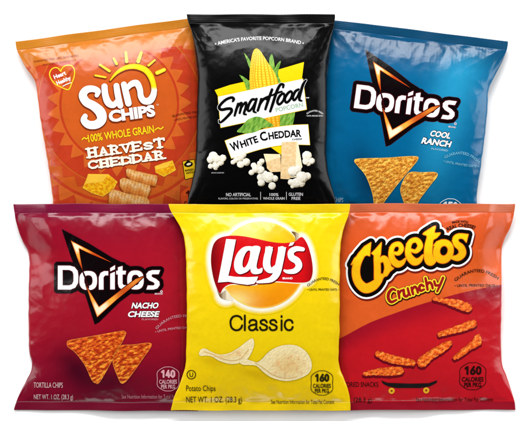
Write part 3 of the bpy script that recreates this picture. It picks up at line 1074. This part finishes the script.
G6 = lambda p: Z(205, 150, 8.42, p)
popcorn(G6([(70, 52, 38), (50, 80, 34), (100, 76, 34), (150, 70, 30), (132, 105, 28), (48, 138, 22), (90, 130, 30), (90, 152, 18)]), 61)
popcorn(G6([(290, 62, 40), (320, 40, 30), (348, 102, 32), (300, 122, 30), (236, 104, 20), (262, 86, 24)]), 62)
popcorn(G6([(410, 130, 24), (392, 190, 24), (430, 160, 34), (462, 116, 24), (468, 170, 34)]) + G5([(48, 150, 20)]), 63)
popcorn(G5([(96, 262, 38), (40, 262, 26), (44, 300, 26), (120, 322, 26), (140, 270, 22), (70, 240, 24)]), 64)
popcorn(G5([(364, 112, 34), (358, 150, 26), (398, 148, 22), (374, 166, 18)]), 65)
popcorn(G5([(266, 220, 36), (300, 205, 26), (330, 262, 40), (366, 254, 26), (290, 300, 34), (252, 296, 22), (322, 300, 30), (262, 326, 14)]), 66)
GR = lin(214, 214, 214)
smart.text('slogan', "\u2022 AMERICA'S FAVORITE POPCORN BRAND \u2022", (215.4, 45.6), (303.4, 45), 3.4, GR, 2, None, bold=0.02, sag=5.4)
ft = smart.text('footer_text', 'NO ARTIFICIAL', (226, 196.2), (251, 196.2), 3.2, GR, 2, None, bold=0.02)
smart.text('footer_text', 'FLAVORS, COLORS OR PRESERVATIVES', (218.5, 199.4), (258, 199.4), 1.7, GR, 2, ft)
smart.text('footer_text', '100%', (269.5, 196), (278.5, 196), 2.8, GR, 2, ft, bold=0.02)
smart.text('footer_text', 'WHOLE GRAIN', (263, 199.6), (284.6, 199.6), 2.4, GR, 2, ft, bold=0.02)
smart.text('footer_text', 'GLUTEN', (288.6, 195.8), (303, 195.8), 3.0, GR, 2, ft, bold=0.02)
smart.text('footer_text', 'FREE', (291.5, 199.8), (300.4, 199.8), 2.8, GR, 2, ft, bold=0.02)
for x in (260.6, 286.4):
    smart.print('divider', stroke([(x, 192), (x, 199.6)], 0.28, smooth=False), GR, 2, ft, 0.25)
smart.text('serving_text', 'SERVING SUGGESTION', (211.5, 173.4), (224, 173.4), 1.1, GR, 2)
fs = smart.text('freshness_stamp', 'GUARANTEED FRESH', (307, 114.6), (322.6, 114.6), 1.5, GR, 2, None, sag=3.0, bold=0.02)
smart.text('stamp_text', '\u2022 UNTIL PRINTED DATE \u2022', (306, 116.6), (323.4, 116.6), 1.3, GR, 2, fs, bold=0.02)


# ================================================================== RED nacho
def red_body(px, py):
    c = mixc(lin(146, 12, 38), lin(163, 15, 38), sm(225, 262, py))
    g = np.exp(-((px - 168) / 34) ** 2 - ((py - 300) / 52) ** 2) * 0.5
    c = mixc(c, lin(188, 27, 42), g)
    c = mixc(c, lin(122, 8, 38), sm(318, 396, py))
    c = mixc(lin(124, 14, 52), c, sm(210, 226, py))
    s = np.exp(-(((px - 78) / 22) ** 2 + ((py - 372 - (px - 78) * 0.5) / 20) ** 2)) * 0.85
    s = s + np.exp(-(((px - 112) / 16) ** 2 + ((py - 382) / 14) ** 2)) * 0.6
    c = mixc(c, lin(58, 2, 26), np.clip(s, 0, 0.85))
    return c * blotch(px, py, 30, 0.93, 1.07, 8)


red = Bag('chip_bag', 'red bag of nacho cheese tortilla chips, lower left, left of the yellow bag', 'chip bag',
          0, (12, 203.8), (197, 203.8), 208,
          [(12, 204), (13, 212), (16, 227), (20.5, 240), (26, 251), (28, 262), (27.6, 285), (27.4, 320), (27.6, 350), (30.4, 364), (29, 373), (24, 383), (18, 395), (13.4, 406), (12.4, 412)],
          [(197, 204), (197, 212), (194, 228), (190, 252), (189.6, 300), (189.6, 350), (190, 370), (193, 385), (197, 400), (198, 412)],
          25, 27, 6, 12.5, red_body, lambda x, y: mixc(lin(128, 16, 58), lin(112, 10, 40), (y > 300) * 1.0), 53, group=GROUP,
          drop=(15, 0), creases=[(28, 372, 46, 388, 1.8, 4), (26, 378, 40, 376, -1.5, 3), (30, 240, 48, 330, 1.3, 7), (70, 238, 66, 262, -0.8, 4)])
tortilla_logo(red, None, lin(70, 6, 26), ((155, 294.4), (163, 294.4), (161.6, 291.4)))
for w, a, b, cp in (('nACHO', (131.6, 308), (158, 308), 5.3), ('CHEESE', (127.6, 316.6), (158.6, 316.6), 5.3)):
    r = red.text('flavour_name', w.upper(), (a[0], a[1] + 0.1), (b[0], b[1] + 0.1), cp + .3, lin(40, 2, 14), 2, None, bold=0.085, slant=0.25)
    red.text('letters', w.upper(), a, b, cp, WHITE, 3, r, bold=0.04, slant=0.25)
red.text('flavour_text', 'FLAVORED', (142, 320), (158.4, 320), 1.7, lin(230, 170, 185), 3)
tortilla(red, Z(110, 310, 4.01, [(10, 210), (24, 168), (42, 142), (100, 137), (156, 131), (166, 146), (132, 196), (96, 248), (62, 290), (44, 296), (32, 276)]), 71, True)
tortilla(red, Z(60, 330, 6.14, [(40, 78), (62, 62), (200, 36), (372, 5), (400, 8), (404, 32), (342, 150), (246, 318), (216, 330), (190, 308), (150, 220), (92, 142), (46, 106)]), 81, True)
PK = lin(222, 150, 165)
fresh(red, (157, 329.5), (195, 319.5), 6.5, (155.6, 333), (193, 329), PK, 2.6, 1.5)
badge(red, 167.8, 379.4, 21.4, 25, '140', lin(235, 175, 185))
wt = red.text('weight_text', 'TORTILLA CHIPS', (32.5, 388.6), (61.8, 388.6), 5.2, lin(226, 190, 190), 3)
red.text('text_line', 'NET WT. 1 OZ. (28.3 g)', (32.5, 400.4), (72, 400.4), 4.8, lin(226, 190, 190), 3, wt)
red.text('nutrition_text', 'See Nutrition Information for Total Fat Content', (121, 399.4), (188, 399.4), 4.0, lin(200, 130, 140), 3)


# ================================================================== ORANGE AND RED crunchy cheese snacks
BL = catmull([(320, 348), (334, 341.5), (346, 335.5), (370, 322.5), (400, 311.2), (420, 304.4), (453, 295), (477, 289.6), (504, 284.6), (520, 282)], n=6)


def crunch_body(px, py):
    yb = np.interp(px, BL[:, 0], BL[:, 1])
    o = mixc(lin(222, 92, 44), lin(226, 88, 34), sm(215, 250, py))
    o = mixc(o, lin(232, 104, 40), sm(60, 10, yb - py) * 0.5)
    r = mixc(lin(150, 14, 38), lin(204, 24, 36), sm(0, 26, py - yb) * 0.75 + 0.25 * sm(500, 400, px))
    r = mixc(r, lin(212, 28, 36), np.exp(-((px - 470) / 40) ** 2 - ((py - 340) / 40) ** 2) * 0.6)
    return o * blotch(px, py, 30, 0.93, 1.07, 12), r * blotch(px, py, 30, 0.93, 1.07, 12)


cru = Bag('chip_bag', 'orange and red bag of crunchy cheese snacks with fat yellow lettering, lower right', 'chip bag',
          0, (324, 203.6), (516.6, 203.6), 207.6,
          [(324, 204), (325, 215), (330, 232), (334, 252), (334, 300), (334, 350), (333, 372), (330, 385), (326, 400), (324, 411.5)],
          [(516.6, 204), (515.4, 214), (511.6, 227), (506, 240), (503, 252), (502.8, 275), (502.6, 310), (502.4, 345), (504, 366), (508, 377), (512.4, 390), (516.4, 404), (517.4, 411.5)],
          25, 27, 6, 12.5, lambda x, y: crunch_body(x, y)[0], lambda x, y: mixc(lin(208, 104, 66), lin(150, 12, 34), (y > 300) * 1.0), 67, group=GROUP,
          drop=(0, 15), creases=[(512, 222, 480, 236, 1.1, 5), (503, 248, 470, 250, -0.9, 4)])
redfield = poly([tuple(p) for p in BL] + [(520, 402.9), (320, 402.9)])
clipx = Shape(lambda x, y: np.maximum(redfield.f(x, y), cru.uedge(x, y)), (322, 282, 517, 403.2))
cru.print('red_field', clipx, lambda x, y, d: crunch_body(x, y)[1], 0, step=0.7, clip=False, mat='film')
K2 = lambda p: Z(345, 230, 5.613, p)
K3 = lambda p: Z(380, 225, 7.02, p)
K4 = lambda p: Z(420, 220, 7.65, p)
ch = [stroke(K2([(118, 112, 14), (92, 138, 18), (68, 186, 20), (60, 240, 21), (74, 292, 22), (112, 326, 25), (154, 314, 24), (186, 284, 18), (204, 256, 10)])),
      poly(K2([(144, 70), (137, 145), (122, 140), (96, 150), (84, 120), (108, 92)])), poly(K2([(34, 194), (52, 158), (84, 130), (88, 160), (70, 176)])),
      stroke(K2([(184, 112, 12), (178, 150, 16), (180, 210, 17), (180, 268, 17)])), poly(K2([(203, 70), (197, 140), (160, 140), (148, 130), (170, 108)])),
      stroke(K2([(190, 178, 8), (214, 160, 15), (232, 178, 17), (238, 214, 17), (226, 246, 12)])), poly(K2([(240, 190), (271, 215), (244, 236), (212, 268), (222, 226)])),
      stroke(K3([(98, 196, 8), (128, 198, 12), (148, 166, 15), (130, 134, 15), (92, 144, 14), (76, 186, 16), (84, 238, 20), (116, 272, 22), (150, 266, 15), (176, 236, 4)])),
      poly(K3([(64, 158), (86, 134), (98, 160), (80, 172)])),
      stroke(K3([(212, 174, 8), (250, 184, 12), (280, 146, 17), (256, 106, 16), (214, 116, 15), (195, 162, 17), (200, 216, 21), (236, 256, 24), (272, 248, 16), (298, 212, 4)])),
      poly(K3([(182, 134), (204, 106), (220, 132), (196, 150)])),
      poly(catmull(K4([(117, 46), (108, 98), (153, 99), (124, 136), (98, 152), (92, 200), (89, 248), (98, 282), (120, 300), (112, 326), (84, 346), (50, 336), (32, 300), (30, 240), (38, 180), (52, 122), (20, 107), (60, 76)]), True, 3)),
      oval(*K4([(176, 240)])[0], 9.9, 11.7, 0.25, 2.1) - oval(*K4([(180, 235)])[0], 4.2, 5.4, 0.25, 2.0), poly(K4([(100, 196), (124, 166), (164, 150), (150, 172), (120, 190)])),
      stroke(K4([(338, 132, 12), (302, 122, 18), (270, 140, 20), (276, 180, 22), (312, 212, 25), (322, 256, 26), (290, 288, 22), (248, 288, 12)])),
      poly(K4([(367, 110), (352, 170), (332, 146), (310, 136), (316, 104)])), poly(K4([(244, 160), (262, 120), (290, 112), (274, 150)]))]
CH = union(ch)
CHF = union([CH, poly(K2([(130, 150), (100, 190), (85, 240), (90, 300), (160, 300), (180, 200), (165, 140)]))])
lg = cru.print('logo', CHF.grow(6.6).shift(0.6, 1.6), lin(120, 30, 20), 1, step=0.5)
cru.print('logo_outline', CHF.grow(6.2), WHITE, 2, lg, 0.35)
cru.print('logo_plate', CHF.grow(4.3), lin(8, 5, 4), 3, lg, 0.35)


def cheecol(x, y, d):
    yy = y - (300 - x) * 0.16
    k = (yy + 0.0 - (232 + 8)) / 40.0
    t = vnoise(x / 7, y / 5, 5)
    c = mixc(lin(254, 232, 60), lin(254, 212, 16), sm(0.05, 0.35, k + 0.2 * (t - 0.5)))
    c = mixc(c, lin(255, 248, 170), sm(0.3, 0.05, k + 0.3 * (t - 0.5)) * 0.5)
    c = mixc(c, lin(240, 160, 16), sm(0.6, 0.9, k + 0.2 * (t - 0.5)) * 0.55)
    return mixc(c, lin(236, 140, 22), sm(-0.9, -0.1, d) * 0.75)


cru.print('letters_edge', CH.grow(0.85), lin(178, 60, 14), 4, lg, 0.3)
cru.print('letters', CH.grow(0.4), cheecol, 5, lg, 0.25)
K5 = lambda p: Z(380, 275, 7.457, p)
cr_ = union([stroke(K5(p)) for p in (
    [(112, 112, 6), (90, 104, 9), (64, 132, 10), (60, 172, 10), (82, 200, 9), (120, 184, 6)], [(132, 118, 7), (138, 145, 8), (142, 172, 7)], [(140, 142, 6), (150, 120, 7), (162, 114, 8)],
    [(174, 108, 7), (178, 148, 9), (196, 158, 8), (212, 140, 6)], [(204, 98, 7), (212, 130, 8), (222, 150, 6)], [(232, 92, 7), (238, 118, 8), (244, 142, 7)], [(238, 110, 6), (254, 86, 8), (270, 98, 8), (280, 130, 7)],
    [(322, 82, 7), (304, 72, 8), (290, 92, 9), (300, 116, 8), (326, 106, 6)], [(336, 22, 7), (344, 60, 8), (352, 108, 7)], [(348, 76, 6), (364, 54, 8), (382, 66, 8), (390, 98, 7)],
    [(402, 46, 7), (412, 76, 8), (434, 74, 7)], [(468, 20, 8), (446, 74, 8), (424, 122, 6)])])
sl = cru.print('flavour_name', cr_.grow(2.2).shift(0.3, 0.5), lin(40, 8, 6), 3, step=0.35)
cru.print('letters_outline', cr_.grow(1.5), lin(252, 222, 50), 4, sl, 0.3)
cru.print('letters', cr_.grow(0.22), lin(158, 22, 26), 5, sl, 0.25)
INK = lin(44, 14, 12)
sg = cru.text('slogan', 'MADE WITH', (452.2, 223.6), (467.6, 223.4), 2.2, INK, 2, None, bold=0.03, sag=0.9)
cru.text('slogan_text', 'REAL CHEESE!', (447.6, 231), (474.4, 229.4), 3.4, INK, 2, sg, bold=0.03, sag=3.2)
fresh(cru, (455.6, 281.6), (498.4, 280), 8.6, (454.4, 287), (498.4, 287.2), INK, 3.0, 0.4)


def puffcol(seed):
    def f(x, y, d):
        n = fbm(x / 3.6, y / 3.0, seed, 3)
        em = fbm((x + .7) / 3.6, (y + .9) / 3.0, seed, 3) - n
        c = mixc(lin(228, 84, 26), lin(246, 116, 38), sm(0.3, 0.55, n))
        c = mixc(c, lin(255, 158, 72), sm(0.56, 0.72, n) * 0.8)
        c = mixc(c, lin(184, 46, 22), sm(-1.4, 0, d) * 0.55)
        return np.clip(c * (1.08 - 1.5 * em)[..., None], 0, 0.9)
    return f


P6 = lambda p: Z(420, 290, 6.014, p)
P5 = lambda p: Z(355, 320, 5.263, p)
for i, pts in enumerate((P6([(86, 52, 12), (140, 62, 14), (200, 78, 21), (250, 92, 26), (288, 108, 24)]), P6([(120, 266, 14), (190, 246, 18), (260, 225, 22), (322, 204, 22)]),
                         P6([(350, 290, 20), (346, 314, 26), (300, 345, 18), (250, 385, 17), (212, 410, 12)]), P5([(122, 178, 15), (170, 198, 20), (230, 214, 20), (302, 226, 16)]),
                         P5([(52, 286, 9), (110, 276, 16), (180, 272, 22), (236, 268, 20)]), P5([(356, 222, 26), (392, 190, 22), (440, 160, 22), (484, 132, 18), (500, 122, 12)]))):
    s = stroke([(a, b, c * 1.1) for a, b, c in pts])
    bump = Shape(lambda x, y, f=s.f, i=i: f(x, y) + 1.5 * (fbm(x / 2.4, y / 2.4, 90 + i, 2) - 0.5), s.box)
    pr = cru.print('snack_picture', bump.shift(-0.2, 2.0).grow(0.5), lin(112, 8, 26), 2, step=0.4)
    cru.print('snack_surface', bump, puffcol(30 + i), 3, pr, 0.28, 'picture')
deck = poly(P5([(138, 320), (172, 333), (288, 338), (392, 335), (436, 320), (432, 334), (398, 352), (344, 361), (220, 361), (176, 352), (150, 338)]))
sk = cru.print('skateboard_picture', deck, lin(28, 24, 24), 4, step=0.3)
for cx, cy in P5([(195, 376), (378, 374)]):
    cru.print('skateboard_wheel', oval(cx, cy, 3.1, 3.1), lin(246, 186, 40), 4, sk, 0.25)
    cru.print('wheel_hub', oval(cx, cy, 1.1, 1.1), lin(150, 80, 20), 5, sk, 0.2)
badge(cru, 473.7, 377, 26, 28, '160', INK)
wt = cru.text('weight_text', 'FLAVORED SNACKS', (336, 387.4), (378.6, 387.4), 4.8, INK, 3)
cru.text('text_line', '1 OZ. (28.3 g)', (338, 403), (372.4, 403), 4.6, INK, 3, wt)
cru.text('nutrition_text', 'See Nutrition Information for Total Fat Content', (416.7, 402.6), (494.6, 402.6), 3.8, INK, 3)


# ================================================================== YELLOW potato chips
def lays_body(px, py):
    c = np.tile(lin(252, 217, 12), (len(px), 1))
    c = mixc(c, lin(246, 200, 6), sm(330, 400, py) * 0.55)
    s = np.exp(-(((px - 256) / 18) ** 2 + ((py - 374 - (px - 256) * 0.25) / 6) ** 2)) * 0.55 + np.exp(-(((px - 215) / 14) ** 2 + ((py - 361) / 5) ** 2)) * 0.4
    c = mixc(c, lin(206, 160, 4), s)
    return c * blotch(px, py, 36, 0.96, 1.03, 9)


lay = Bag('chip_bag', 'yellow bag of classic potato chips, lower middle, in front of every other bag', 'chip bag',
          0, (168.6, 204), (350, 204), 207.4,
          [(168.6, 204), (171, 211), (176, 219), (181, 228), (184.6, 240), (186, 254), (186.8, 281), (186.8, 329), (185.6, 362), (183, 374), (178.6, 387), (173, 400), (170.4, 411)],
          [(350, 204), (348.6, 213), (344.6, 226), (341, 240), (339.6, 262), (339.4, 300), (339.4, 335), (338.6, 356), (340, 368), (344, 378), (348.6, 392), (350.6, 404), (350.8, 411)],
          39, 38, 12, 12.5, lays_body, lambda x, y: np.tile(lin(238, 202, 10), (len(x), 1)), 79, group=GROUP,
          creases=[(184, 372, 205, 345, 1.0, 6), (280, 392, 279, 378, 1.4, 5), (340, 356, 322, 352, 1.0, 4)])
N0 = lambda p: Z(205, 220, 4.727, p)
N1 = lambda p: Z(205, 230, 7.017, p)
N2 = lambda p: Z(255, 230, 7.017, p)
disc = oval(261.7, 264.6, 43.2, 43.4)
ban = poly(catmull(N0([(30, 205), (32, 150), (46, 106), (76, 82), (124, 73), (180, 76), (240, 87), (310, 102), (372, 108), (424, 100), (456, 80), (482, 112), (500, 170), (508, 232), (500, 276), (478, 292), (430, 294), (372, 290),
                        (318, 288), (256, 296), (246, 300), (220, 304), (150, 300), (112, 304), (86, 322), (72, 345), (56, 318), (40, 268)]), True, 5))
halo = union([disc.grow(1.5), ban.grow(2.2), oval(*N0([(100, 350)])[0], 9, 9)])


def halocol(x, y, d):
    return mixc(lin(255, 254, 244), lays_body(x, y), sm(-6.2, -0.6, d))


lg = lay.print('logo', halo.grow(5.0), halocol, 1, step=0.6)


def disccol(x, y, d):
    t = np.hypot(x - 240, y - 234) / 62
    c = mixc(lin(255, 238, 120), lin(253, 200, 16), sm(0.05, 0.6, t))
    c = mixc(c, lin(246, 150, 10), sm(0.6, 1.15, t))
    c = mixc(c, lin(255, 240, 150), np.exp(-((x - 236) / 16) ** 2 - ((y - 300) / 9) ** 2) * 0.8)
    return mixc(c, lin(255, 226, 110), sm(-2.2, -0.2, d) * 0.7)


lay.print('sun_disc', disc, disccol, 2, lg, 0.5)


def curlcol(x, y, d):
    k = np.where(x < 262, sm(217, 231, x), sm(292, 302, x))
    c = mixc(lin(120, 84, 36), lin(244, 232, 204), sm(0.1, 0.8, k))
    return mixc(c, lin(150, 110, 60), np.exp(-((k - 0.62) / 0.12) ** 2) * 0.5)


lay.print('banner_curl', poly(N0([(56, 322), (74, 344), (100, 330), (120, 352), (132, 378), (100, 376), (72, 362)]), True), curlcol, 3, lg, 0.35)
lay.print('banner_curl', poly(N0([(408, 54), (440, 62), (466, 84), (458, 100), (430, 102), (424, 76)]), True), curlcol, 3, lg, 0.35)
lay.print('banner_edge', ban.grow(0.5).shift(0, 0.5), lin(255, 246, 220), 3, lg, 0.4)


def bancol(x, y, d):
    c = mixc(lin(122, 4, 14), lin(216, 14, 22), sm(210, 232, x))
    return mixc(c, lin(150, 6, 16), sm(300, 314, x) * 0.8)


lay.print('banner', ban, bancol, 4, lg, 0.35)
a_out = poly(catmull(N1([(300, 112), (262, 124), (226, 164), (206, 222), (210, 276), (238, 306), (276, 300), (312, 276), (340, 220), (352, 150), (340, 118)]), True, 4))
a_in = poly(catmull(N1([(306, 142), (286, 160), (268, 204), (264, 246), (276, 262), (296, 240), (312, 196), (318, 152)]), True, 4))
LT = union([poly(N1([(150, 62), (218, 66), (182, 250), (165, 318), (210, 325), (300, 328), (373, 324), (364, 350), (346, 374), (300, 382), (236, 374), (166, 360), (92, 366)])),
            a_out - a_in, poly(catmull(N1([(334, 114), (388, 118), (376, 180), (362, 250), (374, 272), (402, 262), (398, 296), (356, 308), (326, 296), (318, 250), (334, 170)]), True, 4)),
            stroke(N2([(100, 136, 24), (84, 200, 25), (84, 254, 26), (112, 282, 19), (150, 250, 12)])), poly(N2([(74, 114), (126, 118), (116, 150), (70, 150)])),
            stroke(N2([(188, 138, 26), (172, 220, 26), (152, 300, 25), (116, 342, 20), (62, 356, 14), (18, 362, 9)])), poly(N2([(162, 116), (218, 120), (208, 160), (160, 150)])),
            poly(N2([(246, 88), (277, 84), (262, 106), (234, 113)])),
            stroke(N2([(334, 134, 14), (288, 130, 18), (252, 152, 21), (256, 190, 23), (294, 216, 24), (306, 252, 23), (278, 284, 19), (230, 290, 14), (206, 282, 8)]))])
lay.print('letters_shadow', LT.shift(0.7, 0.9).grow(0.2), lin(110, 6, 12), 5, lg, 0.35)
lay.print('letters', LT, WHITE, 6, lg, 0.25)
lay.text('trademark', 'BRAND', (282.4, 278.8), (292.4, 278.8), 1.8, WHITE, 5, lg, bold=0.04)
NC = lambda p: Z(215, 300, 5.22, p)
RC = 0.98
cls = [stroke(NC([(140, 98), (132, 86), (114, 80), (94, 86), (83, 104), (82, 122), (88, 142), (104, 154), (122, 154), (136, 144), (142, 130)]), RC),
       stroke(NC([(156, 78), (156, 155)]), RC, smooth=False),
       stroke(NC([(180, 116), (184, 106), (198, 101), (212, 105), (216, 114), (216, 146), (222, 154)]), RC),
       stroke(NC([(214, 124), (200, 127), (186, 130), (177, 140), (184, 153), (198, 155), (210, 148), (216, 138)]), RC),
       stroke(NC([(347, 103), (347, 155)]), RC, smooth=False), stroke(NC([(347, 81), (347, 86)]), RC, smooth=False),
       stroke(NC([(404, 116), (398, 105), (384, 101), (370, 108), (364, 122), (365, 138), (374, 151), (388, 155), (400, 149), (405, 138)]), RC)]
for dx in (0, 50):
    cls.append(stroke(NC([(270 + dx, 114), (262 + dx, 103), (248 + dx, 102), (238 + dx, 110), (243 + dx, 121), (258 + dx, 127), (271 + dx, 136), (268 + dx, 150), (252 + dx, 155), (240 + dx, 151), (235 + dx, 140)]), RC))
lay.print('flavour_name', union(cls), lin(36, 28, 10), 3, None, 0.22)


def potatocol(seed, cx, cy, rx, ry):
    def f(x, y, d):
        q = np.hypot((x - cx) / rx, (y - cy) / ry)
        n = fbm(x / 2.2, y / 2.2, seed, 3)
        em = fbm((x + .5) / 2.2, (y + .6) / 2.2, seed, 3) - n
        c = mixc(lin(247, 212, 142), lin(254, 234, 176), sm(0.15, 1.0, q))
        c = mixc(c, lin(238, 176, 112), sm(0.5, 0.75, fbm(x / 6, y / 5, seed + 3, 2)) * sm(1.05, 0.5, q) * 0.55)
        c = mixc(c, lin(255, 242, 196), sm(-1.7, -0.5, d) * 0.85)
        c = mixc(c, lin(206, 150, 60), sm(-0.35, 0, d) * 0.5)
        return np.clip(c * (1 - 0.45 * em)[..., None], 0, 0.9)
    return f


Q = lambda p: Z(190, 330, 4.015, p)
c1 = poly(Q([(36, 94), (46, 76), (64, 74), (86, 86), (118, 97), (160, 90), (200, 66), (228, 44), (251, 32), (258, 56), (248, 88), (232, 114), (206, 130), (164, 136), (120, 124), (88, 106), (62, 102), (44, 104)]), True)
c2 = poly(Q([(199, 126), (206, 117), (228, 116), (252, 124), (270, 128), (290, 114), (314, 88), (346, 68), (386, 58), (430, 62), (466, 86), (486, 122), (488, 152), (472, 178), (430, 198), (380, 205), (330, 192), (296, 170), (268, 144), (240, 140), (210, 138)]), True)
lay.print('chip_picture', c1, potatocol(5, 226, 352, 26, 9), 3, step=0.3, mat='picture')
lay.print('chip_picture', c2, potatocol(15, 289, 366, 24, 17), 5, step=0.3, mat='picture')
fold = stroke(Q([(262, 131), (292, 150), (330, 178), (380, 194), (430, 188)]), 0.35)
lay.print('chip_fold', fold, lin(232, 188, 116), 6, step=0.25, mat='picture')
fold = stroke(Q([(56, 86), (90, 96), (124, 112), (168, 122), (206, 112), (236, 76)]), 0.35)
lay.print('chip_fold', fold, lin(232, 188, 116), 4, step=0.25, mat='picture')
DK = lin(50, 42, 10)
km = lay.print('round_mark', oval(191.2, 374.8, 4.7, 4.7) - oval(191.2, 374.8, 3.9, 3.9), DK, 3, step=0.2)
lay.text('mark_letter', 'U', (189.4, 377), (193, 377), 4.4, DK, 3, km, bold=0.01)
wt = lay.text('weight_text', 'Potato Chips', (186, 391.4), (215.4, 391.4), 5.6, DK, 3)
lay.text('text_line', 'NET WT. 1 OZ. (28.3 g)', (186, 403), (242, 403), 5.8, DK, 3, wt)
lay.text('nutrition_text', 'See Nutrition Information for Total Fat Content', (271, 404.4), (334.6, 404.4), 3.9, DK, 3)
fresh(lay, (308, 286.4), (338, 285.4), 6.4, (307.4, 290.4), (338.6, 290.4), DK, 2.5, 0.2)
badge(lay, 322, 383.2, 21.4, 25.4, '160', DK)
print('scene built')
